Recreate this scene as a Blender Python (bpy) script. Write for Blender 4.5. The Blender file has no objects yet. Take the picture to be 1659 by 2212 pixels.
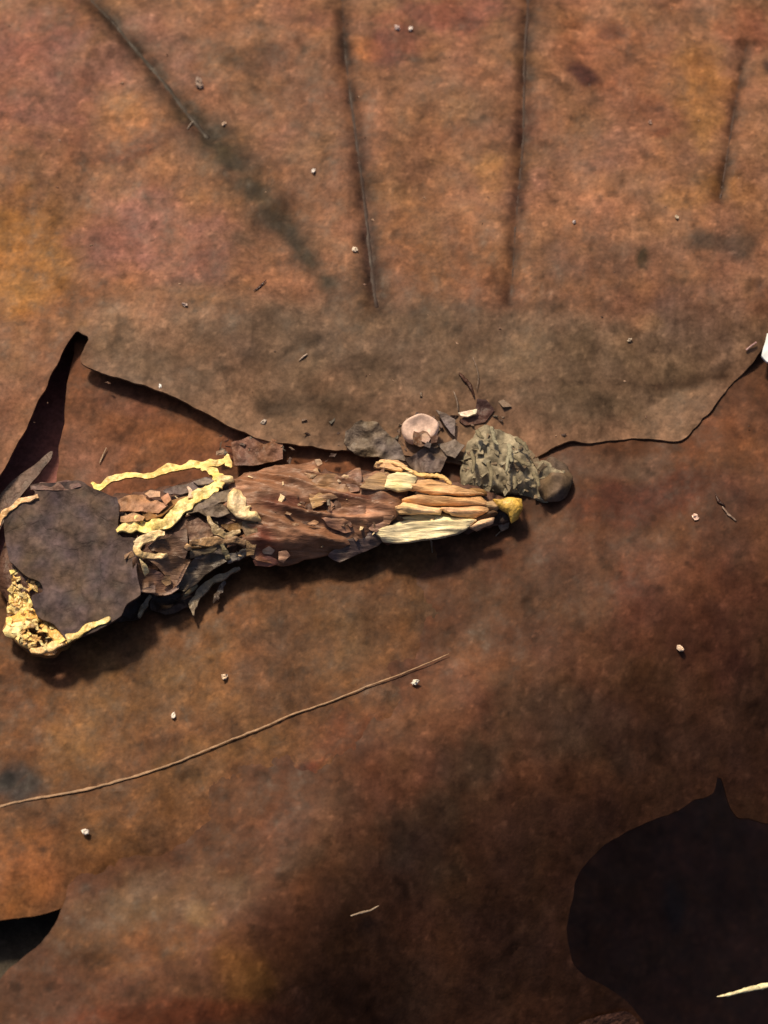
import bpy, math, random
import numpy as np
from mathutils import Vector

random.seed(7)
SC = bpy.context.scene
COL = SC.collection

# ------------------------------------------------------------------ camera, sky, sun, exposure
CAM_D, CAM_T, TANV = 15.0, math.radians(24), 3.318 / 15.0
cam = bpy.data.cameras.new('camera')
cam.sensor_fit = 'VERTICAL'
cam.angle = 2 * math.atan(TANV)
cam.clip_start, cam.clip_end = 0.1, 5000
camo = bpy.data.objects.new('camera', cam)
COL.objects.link(camo)
camo.location = (0, -CAM_D * math.sin(CAM_T), CAM_D * math.cos(CAM_T))
camo.rotation_euler = (CAM_T, 0, 0)
SC.camera = camo
cam.dof.use_dof = True
cam.dof.focus_distance = CAM_D - 0.2
cam.dof.aperture_fstop = 0.32

SUN_EL = math.radians(58)
SUN_H = Vector((-0.46, 0.89, 0)).normalized()
SUN_V = Vector((SUN_H.x * math.cos(SUN_EL), SUN_H.y * math.cos(SUN_EL), math.sin(SUN_EL)))
world = bpy.data.worlds.new('World')
SC.world = world
world.use_nodes = True
wn = world.node_tree
bg = wn.nodes['Background']
sky = wn.nodes.new('ShaderNodeTexSky')
sky.sky_type = 'NISHITA'
sky.sun_disc = False
sky.sun_elevation = SUN_EL
sky.air_density = 0.7
sky.dust_density = 6.0
sky.ozone_density = 0.6
sky.sun_rotation = math.atan2(SUN_H.x, SUN_H.y)
wn.links.new(sky.outputs[0], bg.inputs[0])
bg.inputs[1].default_value = 0.07
sun = bpy.data.lights.new('sun', 'SUN')
sun.energy = 4.0
sun.angle = math.radians(7)
sun.color = (1.0, 0.78, 0.52)
suno = bpy.data.objects.new('sun', sun)
COL.objects.link(suno)
suno.rotation_euler = SUN_V.to_track_quat('Z', 'Y').to_euler()
suno.location = SUN_V * 30
SC.view_settings.view_transform = 'Standard'
SC.view_settings.look = 'None'
SC.view_settings.gamma = 1
SC.view_settings.exposure = 0.28
SC.view_settings.use_curve_mapping = False

# ------------------------------------------------------------------ helpers: picture-plan to place
CAM = np.array(camo.location)
FW = np.array([0, math.sin(CAM_T), -math.cos(CAM_T)])
UP = np.array([0, math.cos(CAM_T), math.sin(CAM_T)])


def ray(px, py):
    u = (np.asarray(px, float) - 829.5) / 1106 * TANV
    v = (1106 - np.asarray(py, float)) / 1106 * TANV
    d = np.stack([u, FW[1] + v * UP[1], FW[2] + v * UP[2]], -1)
    return d


def at(px, py, z):
    d = ray(px, py)
    t = (np.asarray(z, float) - CAM[2]) / d[..., 2]
    return CAM + t[..., None] * d


def on(pts, h, ztop=1.5, zbot=-6.6, n=120):
    """points of the plan dropped onto a height function"""
    pts = np.asarray(pts, float)
    d = ray(pts[:, 0], pts[:, 1])
    N_ = len(pts)
    zs = np.linspace(ztop, zbot, n)

    def err(z):
        t = (z - CAM[2]) / d[:, 2]
        P = CAM + t[:, None] * d
        return z - h(P[:, 0], P[:, 1]), P
    t = (zs[:, None] - CAM[2]) / d[None, :, 2]
    P = CAM + t[..., None] * d[None]
    e = (zs[:, None].repeat(N_, 1).ravel() - h(P[..., 0].ravel(), P[..., 1].ravel())).reshape(n, N_)
    k = np.argmax(e <= 0, 0)
    k = np.where((e <= 0).any(0), np.maximum(k, 1), n - 1)
    hi_, lo_ = zs[k - 1], zs[k]
    for _ in range(9):
        m = (hi_ + lo_) / 2
        em, _p = err(m)
        hi_, lo_ = np.where(em > 0, m, hi_), np.where(em > 0, lo_, m)
    return err((hi_ + lo_) / 2)[1]


def W(zx, zy, k):
    return lambda pts: [(zx + x * k, zy + y * k) for x, y in pts]


ID = W(0, 0, 1)
W1 = W(0, 965.5, .20833)
W2 = W(219.4, 932.6, .23148)
W3 = W(493.7, 877.8, .26455)
W4 = W(768, 768, .29762)


# ------------------------------------------------------------------ noise
def _hash(ix, iy, seed):
    h = (ix.astype(np.int64) * 374761393 + iy.astype(np.int64) * 668265263 + seed * 1442695041) & 0xffffffff
    h = ((h ^ (h >> 13)) * 1274126177) & 0xffffffff
    h = ((h ^ (h >> 16)) * 2246822519) & 0xffffffff
    return (h ^ (h >> 15)) / 4294967295.0


def perlin(x, y, seed=0):
    ix, iy = np.floor(x), np.floor(y)
    fx, fy = x - ix, y - iy
    ux, uy = fx**3 * (fx * (fx * 6 - 15) + 10), fy**3 * (fy * (fy * 6 - 15) + 10)

    def g(a, b):
        an = _hash(ix + a, iy + b, seed) * 2 * np.pi
        return np.cos(an) * (fx - a) + np.sin(an) * (fy - b)
    n0 = g(0, 0) * (1 - ux) + g(1, 0) * ux
    n1 = g(0, 1) * (1 - ux) + g(1, 1) * ux
    return (n0 * (1 - uy) + n1 * uy) * 1.5


def fbm(x, y, f=1.0, o=4, seed=0, gain=.5):
    r, a = 0, 1.0
    for k in range(o):
        r = r + a * perlin(x * f + 13.7 * k, y * f - 7.1 * k, seed + 31 * k)
        f *= 2.03
        a *= gain
    return r


def ridged(x, y, f, o=3, seed=0):
    r, a = 0, 1.0
    for k in range(o):
        r = r + a * (1 - np.abs(perlin(x * f + 3.1 * k, y * f + 9.2 * k, seed + 17 * k)) * 2)
        f *= 2.0
        a *= .5
    return r


def sstep(a, b, x):
    t = np.clip((x - a) / (b - a), 0, 1)
    return t * t * (3 - 2 * t)


def lin(c):
    c = np.asarray(c, float) / 255
    return np.where(c <= .04045, c / 12.92, ((c + .055) / 1.055)**2.4)


KILL = np.array([1.89, 1.55, 1.195])      # how bright a white card lies here; turns seen colour into surface colour


def alb(c):
    a = lin(c) / KILL
    if max(c) > 225:
        a = a * np.array([1.0, .90, .78]) * 1.38      # pale colours warmed and brightened, standing in for warm fill light and highlights
    return np.clip(a * min(1.0, .88 / a.max()), .006, .88)


# ------------------------------------------------------------------ materials
def litter(name, rough=.5, spec=.35, grain=60, amp=.28, bump=.25, stretch=(1, 1, 1), rot=0.0, bdist=.012, facet=0.0, net=0.0):
    m = bpy.data.materials.new(name)
    m.use_nodes = True
    nt = m.node_tree
    N, L = nt.nodes, nt.links
    b = N['Principled BSDF']
    at_ = N.new('ShaderNodeAttribute')
    at_.attribute_name = 'Col'
    tc = N.new('ShaderNodeTexCoord')
    mp = N.new('ShaderNodeMapping')
    mp.inputs['Scale'].default_value = stretch
    mp.inputs['Rotation'].default_value = (0, 0, rot)
    L.new(tc.outputs['Object'], mp.inputs[0])

    def noise(scale, det, r=.6):
        n = N.new('ShaderNodeTexNoise')
        n.inputs['Scale'].default_value = scale
        n.inputs['Detail'].default_value = det
        n.inputs['Roughness'].default_value = r
        L.new(mp.outputs[0], n.inputs['Vector'])
        return n
    n1, n2 = noise(grain, 4), noise(grain * .22, 5)
    mr = N.new('ShaderNodeMapRange')
    mr.inputs[1].default_value, mr.inputs[2].default_value = .25, .75
    mr.inputs[3].default_value, mr.inputs[4].default_value = 1 - amp, 1 + amp
    L.new(n1.outputs[0], mr.inputs[0])
    mr2 = N.new('ShaderNodeMapRange')
    mr2.inputs[1].default_value, mr2.inputs[2].default_value = .25, .75
    mr2.inputs[3].default_value, mr2.inputs[4].default_value = 1 - amp * .8, 1 + amp * .8
    L.new(n2.outputs[0], mr2.inputs[0])
    mu = N.new('ShaderNodeMath')
    mu.operation = 'MULTIPLY'
    L.new(mr.outputs[0], mu.inputs[0])
    L.new(mr2.outputs[0], mu.inputs[1])
    vm = N.new('ShaderNodeVectorMath')
    vm.operation = 'SCALE'
    L.new(at_.outputs['Color'], vm.inputs[0])
    L.new(mu.outputs[0], vm.inputs['Scale'])
    L.new(vm.outputs[0], b.inputs['Base Color'])
    mr3 = N.new('ShaderNodeMapRange')
    mr3.inputs[1].default_value, mr3.inputs[2].default_value = .3, .7
    mr3.inputs[3].default_value, mr3.inputs[4].default_value = max(.12, rough - .14), min(1, rough + .16)
    L.new(n2.outputs[0], mr3.inputs[0])
    L.new(mr3.outputs[0], b.inputs['Roughness'])
    b.inputs['Specular IOR Level'].default_value = spec
    bp = N.new('ShaderNodeBump')
    bp.inputs['Strength'].default_value = bump
    bp.inputs['Distance'].default_value = bdist
    ad = N.new('ShaderNodeMath')
    ad.operation = 'MULTIPLY_ADD'
    L.new(n1.outputs[0], ad.inputs[0])
    ad.inputs[1].default_value = .5
    L.new(n2.outputs[0], ad.inputs[2])
    hgt = ad.outputs[0]
    if facet:
        vo = N.new('ShaderNodeTexVoronoi')
        vo.feature = 'F1'
        vo.inputs['Scale'].default_value = 17
        vo.inputs['Detail'].default_value = 1.5
        L.new(mp.outputs[0], vo.inputs['Vector'])
        a2 = N.new('ShaderNodeMath')
        a2.operation = 'MULTIPLY_ADD'
        L.new(vo.outputs['Distance'], a2.inputs[0])
        a2.inputs[1].default_value = -facet
        L.new(hgt, a2.inputs[2])
        hgt = a2.outputs[0]
    if net:
        # fine net of small veins between the side veins
        ve = N.new('ShaderNodeTexVoronoi')
        ve.feature = 'DISTANCE_TO_EDGE'
        ve.inputs['Scale'].default_value = 8.5
        ve.inputs['Detail'].default_value = 1.0
        nd = N.new('ShaderNodeVectorMath')
        nd.operation = 'MULTIPLY_ADD'
        L.new(n2.outputs['Color'], nd.inputs[0])
        nd.inputs[1].default_value = (.12, .12, .12)
        L.new(mp.outputs[0], nd.inputs[2])
        L.new(nd.outputs[0], ve.inputs['Vector'])
        ms = N.new('ShaderNodeMapRange')
        ms.inputs[1].default_value, ms.inputs[2].default_value = .0, .10
        ms.inputs[3].default_value, ms.inputs[4].default_value = 1 - net, 1.0
        L.new(ve.outputs['Distance'], ms.inputs[0])
        m3 = N.new('ShaderNodeMath')
        m3.operation = 'MULTIPLY'
        L.new(mu.outputs[0], m3.inputs[0])
        L.new(ms.outputs[0], m3.inputs[1])
        L.new(m3.outputs[0], vm.inputs['Scale'])
        a3 = N.new('ShaderNodeMath')
        a3.operation = 'MULTIPLY_ADD'
        L.new(ms.outputs[0], a3.inputs[0])
        a3.inputs[1].default_value = 1.2
        L.new(hgt, a3.inputs[2])
        hgt = a3.outputs[0]
    L.new(hgt, bp.inputs['Height'])
    L.new(bp.outputs[0], b.inputs['Normal'])
    return m


M_LEAF = litter('dead_leaf', .55, .1, 40, .30, .18, bdist=.012, net=.14)
M_LEAF2 = litter('dead_leaf_damp', .55, .1, 44, .22, .14, bdist=.012, net=.10)
M_DARK = litter('rotted_leaf', .6, .2, 40, .35, .4)
M_DISC = litter('matte_dark_leaf', .7, .2, 36, .4, .5, net=.25)
M_VEIN = litter('leaf_vein', .6, .25, 40, .3, .3)
M_WOOD = litter('pale_wood', .5, .35, 40, .42, 1.0, stretch=(.12, 1.7, 1), rot=-.06, bdist=.03)
M_GOLD = litter('dry_straw', .38, .5, 44, .34, .6, facet=.9, bdist=.02)
M_SCRAP = litter('leaf_scrap', .55, .3, 46, .34, .6, facet=.7, bdist=.02)
M_WRAP = litter('folded_leaf', .42, .32, 40, .36, .6, stretch=(.3, 1.5, 1), rot=-.08, bdist=.025)
M_MOSS = litter('lichen', .85, .1, 50, .3, .5)
M_WHITE = litter('white_grain_glint', .25, .6, 30, .05, .1)
M_SOIL = litter('soil', .9, .1, 8, .4, .8)


# ------------------------------------------------------------------ objects
def tag(o, label, cat, group=None):
    o['label'], o['category'] = label, cat
    if group:
        o['group'] = group
    return o


def thing(name, label, cat, loc, group=None):
    o = bpy.data.objects.new(name, None)
    COL.objects.link(o)
    o.location = loc
    o.empty_display_size = .1
    return tag(o, label, cat, group)


def mesh_obj(name, V, F, col, mat, parent=None, loc=None, smooth=True, sharp=None):
    """col: (n,3) surface colours; V in place coordinates"""
    V = np.asarray(V, float)
    o_ = np.array(parent.location if parent is not None else (loc if loc is not None else (0, 0, 0)))
    me = bpy.data.meshes.new(name)
    F = np.asarray(F)
    if F.ndim == 2 and len(F) > 500:
        nf, w = F.shape
        me.vertices.add(len(V))
        me.vertices.foreach_set('co', (V - o_).astype(np.float32).ravel())
        me.loops.add(nf * w)
        me.loops.foreach_set('vertex_index', F.astype(np.int32).ravel())
        me.polygons.add(nf)
        me.polygons.foreach_set('loop_start', np.arange(0, nf * w, w, dtype=np.int32))
        me.update(calc_edges=True)
        me.validate()
    else:
        me.from_pydata((V - o_).tolist(), [], F.tolist())
    if sharp is not None:
        ed = np.empty(len(me.edges) * 2, np.int32)
        me.edges.foreach_get('vertices', ed)
        ed = ed.reshape(-1, 2)
        n_ = len(V)
        k1 = np.minimum(ed[:, 0], ed[:, 1]).astype(np.int64) * n_ + np.maximum(ed[:, 0], ed[:, 1])
        k2 = np.minimum(sharp[:, 0], sharp[:, 1]).astype(np.int64) * n_ + np.maximum(sharp[:, 0], sharp[:, 1])
        sa = me.attributes.new('sharp_edge', 'BOOLEAN', 'EDGE')
        sa.data.foreach_set('value', np.isin(k1, k2))
    ca = me.color_attributes.new('Col', 'FLOAT_COLOR', 'POINT')
    c4 = np.ones((len(V), 4), np.float32)
    c4[:, :3] = col
    ca.data.foreach_set('color', c4.ravel())
    me.polygons.foreach_set('use_smooth', np.full(len(me.polygons), smooth))
    me.materials.append(mat)
    me.update()
    ob = bpy.data.objects.new(name, me)
    COL.objects.link(ob)
    if parent is not None:
        ob.parent = parent
    elif loc is not None:
        ob.location = loc
    return ob


def smooth_outline(P, n=8):
    """closed Catmull-Rom"""
    P = np.asarray(P, float)
    out = []
    N = len(P)
    for i in range(N):
        p0, p1, p2, p3 = P[i - 1], P[i], P[(i + 1) % N], P[(i + 2) % N]
        for k in range(n):
            t = k / n
            out.append(.5 * ((2 * p1) + (-p0 + p2) * t + (2 * p0 - 5 * p1 + 4 * p2 - p3) * t * t + (-p0 + 3 * p1 - 3 * p2 + p3) * t**3))
    return np.array(out)


def smooth_path(P, n=8):
    P = np.asarray(P, float)
    P = np.vstack([2 * P[0] - P[1], P, 2 * P[-1] - P[-2]])
    out = []
    for i in range(1, len(P) - 2):
        p0, p1, p2, p3 = P[i - 1], P[i], P[i + 1], P[i + 2]
        for k in range(n):
            t = k / n
            out.append(.5 * ((2 * p1) + (-p0 + p2) * t + (2 * p0 - 5 * p1 + 4 * p2 - p3) * t * t + (-p0 + 3 * p1 - 3 * p2 + p3) * t**3))
    out.append(P[-2])
    return np.array(out)


def sdf(x, y, poly):
    """signed distance (inside > 0) and nearest edge point"""
    A = poly
    B = np.roll(poly, -1, 0)
    best = np.full(len(x), 1e18)
    nx, ny = np.zeros(len(x)), np.zeros(len(x))
    ins = np.zeros(len(x), bool)
    for a, b in zip(A, B):
        e = b - a
        L2 = max(e @ e, 1e-14)
        t = np.clip(((x - a[0]) * e[0] + (y - a[1]) * e[1]) / L2, 0, 1)
        qx, qy = a[0] + t * e[0], a[1] + t * e[1]
        d = (x - qx)**2 + (y - qy)**2
        m = d < best
        best[m], nx[m], ny[m] = d[m], qx[m], qy[m]
        if a[1] != b[1]:
            c = ((a[1] > y) != (b[1] > y)) & (x < (b[0] - a[0]) * (y - a[1]) / (b[1] - a[1]) + a[0])
            ins ^= c
    d = np.sqrt(best)
    return np.where(ins, d, -d), nx, ny


def sheet(name, poly, hfun, colfun, mat, cell, parent=None, loc=None, thick=.02, ragged=0.0, seed=0):
    """a leaf blade or flake: outline poly (xy) filled with a fine grid raised by hfun(x,y,edge distance)"""
    poly = np.asarray(poly, float)
    if ragged:
        nrm = np.roll(poly, -1, 0) - np.roll(poly, 1, 0)
        nrm = np.stack([nrm[:, 1], -nrm[:, 0]], -1) / (np.linalg.norm(nrm, axis=1)[:, None] + 1e-9)
        poly = poly + nrm * (fbm(poly[:, 0], poly[:, 1], 1.2 / max(ragged, .003) * .06, 3, seed + 5) * ragged)[:, None]
    lo, hi = poly.min(0) - cell, poly.max(0) + cell
    nx, ny = int((hi[0] - lo[0]) / cell) + 2, int((hi[1] - lo[1]) / cell) + 2
    gx, gy = np.meshgrid(lo[0] + np.arange(nx) * cell, lo[1] + np.arange(ny) * cell)
    X, Y = gx.ravel(), gy.ravel()
    cs = 5
    cx, cy = lo[0] + np.arange(nx // cs + 2) * cell * cs, lo[1] + np.arange(ny // cs + 2) * cell * cs
    cgx, cgy = np.meshgrid(cx, cy)
    dc = sdf(cgx.ravel(), cgy.ravel(), poly)[0].reshape(cgx.shape)
    fx, fy = (X - lo[0]) / (cell * cs), (Y - lo[1]) / (cell * cs)
    i0, j0 = np.floor(fx).astype(int), np.floor(fy).astype(int)
    i0, j0 = np.clip(i0, 0, len(cx) - 2), np.clip(j0, 0, len(cy) - 2)
    fx, fy = fx - i0, fy - j0
    d = (dc[j0, i0] * (1 - fx) + dc[j0, i0 + 1] * fx) * (1 - fy) + (dc[j0 + 1, i0] * (1 - fx) + dc[j0 + 1, i0 + 1] * fx) * fy
    qx, qy = X.copy(), Y.copy()
    nearm = np.abs(d) < cell * cs * 1.8
    d[nearm], qx[nearm], qy[nearm] = sdf(X[nearm], Y[nearm], poly)
    inn = d > cell * .25
    I = np.arange(nx * ny).reshape(ny, nx)
    q = np.stack([I[:-1, :-1], I[:-1, 1:], I[1:, 1:], I[1:, :-1]], -1).reshape(-1, 4)
    q = q[inn[q].sum(1) >= 1]
    used = np.unique(q)
    out = used[~inn[used]]
    X, Y, d = X.copy(), Y.copy(), d.copy()
    X[out], Y[out] = qx[out], qy[out]
    d[out] = 0
    rm = np.full(nx * ny, -1)
    rm[used] = np.arange(len(used))
    X, Y, d = X[used], Y[used], d[used]
    Z = hfun(X, Y, d)
    col = colfun(X, Y, d)
    T_ = np.stack([X, Y, Z], -1)
    q = rm[q]
    n = len(T_)
    e = np.concatenate([q[:, [0, 1]], q[:, [1, 2]], q[:, [2, 3]], q[:, [3, 0]]])
    key = np.minimum(e[:, 0], e[:, 1]) * n + np.maximum(e[:, 0], e[:, 1])
    _, inv, cnt = np.unique(key, return_inverse=True, return_counts=True)
    be = e[cnt[inv] == 1]
    B_ = T_ - np.array([0, 0, 1.0]) * thick
    rim = np.stack([be[:, 1], be[:, 0], be[:, 0] + n, be[:, 1] + n], -1)
    return mesh_obj(name, np.vstack([T_, B_]), np.vstack([q, q[:, ::-1] + n, rim]), np.vstack([col, col]), mat, parent, loc, sharp=np.vstack([be, be + n]))


def tube(name, P, R, col, mat, parent=None, loc=None, seg=8, flat=1.0, rough=.0, seed=0, caps=True, tw=0.0):
    """tapered tube through P (n,3) with radii R; flat squashes it against what it lies on"""
    P = np.asarray(P, float)
    n = len(P)
    R = np.broadcast_to(np.asarray(R, float), (n,)) if np.ndim(R) == 0 else np.interp(np.linspace(0, 1, n), np.linspace(0, 1, len(R)), R)
    T = np.gradient(P, axis=0)
    T /= np.linalg.norm(T, axis=1)[:, None] + 1e-12
    base = np.asarray(col, float)
    up = np.tile([0, 0, 1.0], (n, 1))
    up[np.abs(T[:, 2]) > .9] = [0, 1.0, 0]
    S = np.cross(T, up)
    S /= np.linalg.norm(S, axis=1)[:, None]
    U = np.cross(S, T)
    ii, kk = np.meshgrid(np.arange(n), np.arange(seg), indexing='ij')
    an = 2 * math.pi * kk / seg
    w = R[:, None] * (1 + rough * (perlin(ii * .45 + seed * 3.3, kk * .8 + seed, seed) + .6 * perlin(ii * 1.1 + seed, kk * 1.7, seed + 1)))
    ca, sa = np.cos(an), np.sin(an) * flat
    c2, s2 = np.cos(tw * ii), np.sin(tw * ii)
    V = P[:, None, :] + (S[:, None, :] * (ca * c2 - sa * s2)[..., None] + U[:, None, :] * (ca * s2 + sa * c2)[..., None]) * w[..., None]
    V = V.reshape(-1, 3).tolist()
    C = (base * (1 + .3 * perlin(ii * .6 + seed, kk * .5 + 9.1, seed + 3))[..., None]).reshape(-1, 3).tolist()
    F = []
    for i in range(n - 1):
        for k in range(seg):
            F.append((i * seg + k, i * seg + (k + 1) % seg, (i + 1) * seg + (k + 1) % seg, (i + 1) * seg + k))
    V.append(P[0] - T[0] * R[0] * .5)
    V.append(P[-1] + T[-1] * R[-1] * .5)
    C += [base.tolist(), base.tolist()]
    a, b = len(V) - 2, len(V) - 1
    for k in range(seg):
        F.append((a, (k + 1) % seg, k, k))
        F.append((b, (n - 1) * seg + k, (n - 1) * seg + (k + 1) % seg, (n - 1) * seg + (k + 1) % seg))
    F = [f[:3] if f[2] == f[3] else f for f in F]
    me_o = np.array(parent.location if parent is not None else (loc if loc is not None else (0, 0, 0)))
    me = bpy.data.meshes.new(name)
    me.from_pydata((np.array(V) - me_o).tolist(), [], F)
    cat = me.color_attributes.new('Col', 'FLOAT_COLOR', 'POINT')
    c4 = np.ones((len(V), 4), np.float32)
    c4[:, :3] = np.array(C)
    cat.data.foreach_set('color', c4.ravel())
    me.polygons.foreach_set('use_smooth', [True] * len(me.polygons))
    me.materials.append(mat)
    ob = bpy.data.objects.new(name, me)
    COL.objects.link(ob)
    if parent is not None:
        ob.parent = parent
    elif loc is not None:
        ob.location = loc
    return ob


# ------------------------------------------------------------------ colour of a weathered leaf
def leaf_colour(x, y, base, patches, seed, h, contrast=1.0, aniso=(1, 1), lines=(), extra=None, gain=1.0):
    """base colour + soft-edged patches (plan x, y, rx, ry, angle, colour, strength) + mottling"""
    c = np.tile(lin(base), (len(x), 1))
    wx = .10 * fbm(x, y, 2.2, 3, seed + 50)
    wy = .10 * fbm(x, y, 2.2, 3, seed + 60)
    if patches:
        cen = on([(p[0], p[1]) for p in patches], h)
        for p, q in zip(patches, cen):
            k = 0.003
            a = math.radians(p[4])
            f = min(1.0, min(p[2], p[3]) * k / .2)
            dx, dy = x + wx * f - q[0], y + wy * f - q[1]
            u = (dx * math.cos(a) + dy * math.sin(a)) / (p[2] * k)
            v = (-dx * math.sin(a) + dy * math.cos(a)) / (p[3] * k)
            r = np.sqrt(u * u + v * v)
            w = (1 - sstep(.45, 1.25, r + .25 * fbm(x, y, 6, 3, seed + 70))) * p[6]
            c = c * (1 - w[:, None]) + lin(p[5]) * w[:, None]
    for pts, wpx, lc, st in lines:
        Q = on(pts, h)
        ww = np.interp(np.linspace(0, 1, len(Q)), np.linspace(0, 1, len(wpx)), wpx) * .003
        mg = .05 + 2.5 * ww.max()
        sel = np.nonzero((x > Q[:, 0].min() - mg) & (x < Q[:, 0].max() + mg) & (y > Q[:, 1].min() - mg) & (y < Q[:, 1].max() + mg))[0]
        if not len(sel):
            continue
        xs, ys = x[sel], y[sel]
        best, bw = np.full(len(xs), 9.0), np.full(len(xs), .01)
        lx, ly = xs + .018 * fbm(xs, ys, 9, 3, seed + 90), ys + .018 * fbm(xs, ys, 9, 3, seed + 95)
        for i in range(len(Q) - 1):
            e = Q[i + 1, :2] - Q[i, :2]
            t = np.clip(((lx - Q[i, 0]) * e[0] + (ly - Q[i, 1]) * e[1]) / (e @ e + 1e-12), 0, 1)
            dd = np.hypot(lx - Q[i, 0] - t * e[0], ly - Q[i, 1] - t * e[1])
            m = dd < best
            best[m] = dd[m]
            bw[m] = (ww[i] * (1 - t) + ww[i + 1] * t)[m]
        w = np.exp(-(best / bw)**2) * st * np.clip(.85 + .5 * fbm(xs, ys, 5, 3, seed + 97), .2, 1)
        c[sel] = c[sel] * (1 - w[:, None]) + lin(lc) * w[:, None]
    ax, ay = x * aniso[0], y * aniso[1]
    n1 = fbm(ax, ay, 1.6, 4, seed + 1)
    n2 = fbm(ax, ay, 6.5, 4, seed + 2)
    n3 = fbm(ax, ay, 19, 3, seed + 3)
    v = np.exp(contrast * (.26 * n1 + .27 * n2 + .22 * n3))
    hue = fbm(x, y, 3.3, 4, seed + 4) * contrast
    c = c * v[:, None]
    warm = np.clip(hue, -1, 1)[:, None]
    c = c * np.concatenate([1 + .05 * warm, 1 + .01 * warm, 1 - .12 * warm], 1)
    red = np.clip(fbm(x, y, 2.4, 3, seed + 8), -1, 1)[:, None] * contrast
    c = c * np.concatenate([1 + .02 * red, 1 - .06 * red, 1 - .03 * red], 1)
    sp = sstep(.42, .75, fbm(x, y, 6, 3, seed + 5)) * .35 + sstep(.5, .8, fbm(x, y, 22, 2, seed + 6)) * .2
    c = c * (1 - np.clip(sp, 0, .8) * contrast)[:, None]
    lt = sstep(.5, .75, fbm(x, y, 14, 3, seed + 7))
    c = c * (1 + .45 * contrast * lt)[:, None]
    if extra is not None:
        c = extra(x, y, c)
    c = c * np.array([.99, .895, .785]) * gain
    return np.clip(c / KILL, .004, .8)


def relief(x, y, seed, amp=1.0):
    """wrinkles of a damp dead leaf: the broad ones are shared by the leaves pressed together"""
    return amp * (.030 * fbm(x, y, 1.3, 2, 400) + .007 * fbm(x, y, 3.5, 2, seed) + .0016 * (ridged(x, y, 8, 2, seed + 9) - 1.0) + .0012 * fbm(x, y, 26, 2, seed + 4))


def world_path(pts, h, n=8):
    return smooth_path(on(pts, h), n)


# ------------------------------------------------------------------ the litter's surfaces
def drop(x, y):
    """bend of the lower leaf to the lower right, shaped to dim it there"""
    s = x * .50 - (y + 1.05) * .87 - .75 * sstep(.3, -1.3, x)
    t = np.clip((s - .10) / 1.5, 0, None)
    tt = np.minimum(t, 1)
    th = math.tan(math.radians(51.5)) * 1.5  # steep bend added to turn the leaf from the sun and darken it
    return -np.where(t < 1, th * (tt**3 - tt**4 / 2), th * (.5 + (t - 1)))


def g(x, y):
    return .03 * perlin(x * .45 + 2, y * .45, 91) + drop(x, y)


def bowl(x, y):
    return -.07 * np.exp(-(((x - .15) / 1.0)**2 + ((y + .95) / .42)**2))


def hD1(x, y):
    return g(x, y) + .0 + bowl(x, y) * .6 + .03 * np.exp(-(((y + 1.75) - .36 * x) / .35)**2)


def hD2(x, y):
    return g(x, y) - .022 + bowl(x, y) * .6


def hC(x, y):
    return -.09 + .02 * perlin(x * .8 + 4, y * .8, 33) + .16 * sstep(.0, .9, y)


def hA(x, y):
    yr = 1.40 + .05 * x
    up = np.clip(y - yr, 0, None)
    dn = np.clip(yr - y, 0, None)
    rid = .215 - .21 * (np.sqrt(dn * dn + .02) - .14) - .045 * np.sqrt(up * up + .05)
    z = rid + (.05 * perlin(x * .7 + 1.3, y * .7, 5) + .03 * perlin(x * 1.7, y * 1.7, 6)) * sstep(.5, 1.5, y)
    z = z + .03 * sstep(-.2, -1.4, x) * sstep(1.4, .6, y)
    z = z - .13 * sstep(1.0, 2.2, x) * sstep(1.7, .8, y)
    return np.maximum(z, g(x, y) + .035 - .028 * sstep(.3, 1.2, x))


VEINS_A = [
    ([(738, -60), (742, 60), (750, 150), (765, 260), (780, 380), (790, 460), (800, 560), (813, 664)], (5, 9), (92, 62, 46)),
    ([(1144, -60), (1140, 30), (1133, 120), (1132, 220), (1130, 300), (1122, 400), (1113, 500), (1108, 590), (1102, 650)], (7, 4), (98, 62, 44)),
    ([(1612, 100), (1590, 220), (1572, 330), (1556, 430)], (3, 4), (110, 72, 50)),
    ([(150, -50), (205, 10), (265, 75), (330, 150), (400, 240), (450, 300)], (6, 11), (84, 62, 44)),
]
FURROWS = None


def hA_full(x, y):
    z = hA(x, y)
    for P in FURROWS:
        best = np.full(len(np.atleast_1d(x)), 9.0)
        for a, b in zip(P[:-1], P[1:]):
            e = b[:2] - a[:2]
            t = np.clip(((x - a[0]) * e[0] + (y - a[1]) * e[1]) / (e @ e), 0, 1)
            best = np.minimum(best, np.hypot(x - a[0] - t * e[0], y - a[1] - t * e[1]))
        z = z - .016 * np.exp(-(best / .045)**2) + .006 * np.exp(-((best - .16) / .1)**2)
    return z


FURROWS = [on(v[0], hA) for v in VEINS_A]


def pad(poly):
    return poly[:, :2]


# ------------------------------------------------------------------ ground
gv, gf = [], []
NG = 60
ax = np.sign(np.linspace(-1, 1, NG)) * np.abs(np.linspace(-1, 1, NG))**3 * 900
GX, GY = np.meshgrid(ax, ax)
GZ = -6.2 + .12 * fbm(GX.ravel(), GY.ravel(), .7, 3, 77)
I = np.arange(NG * NG).reshape(NG, NG)
q = np.stack([I[:-1, :-1], I[:-1, 1:], I[1:, 1:], I[1:, :-1]], -1).reshape(-1, 4)
ground = mesh_obj('ground', np.stack([GX.ravel(), GY.ravel(), GZ], -1), q, np.tile(alb((70, 48, 36)), (NG * NG, 1)), M_SOIL)
ground['kind'] = 'structure'

# ------------------------------------------------------------------ the leaves of the litter
CELL = .0165


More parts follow.
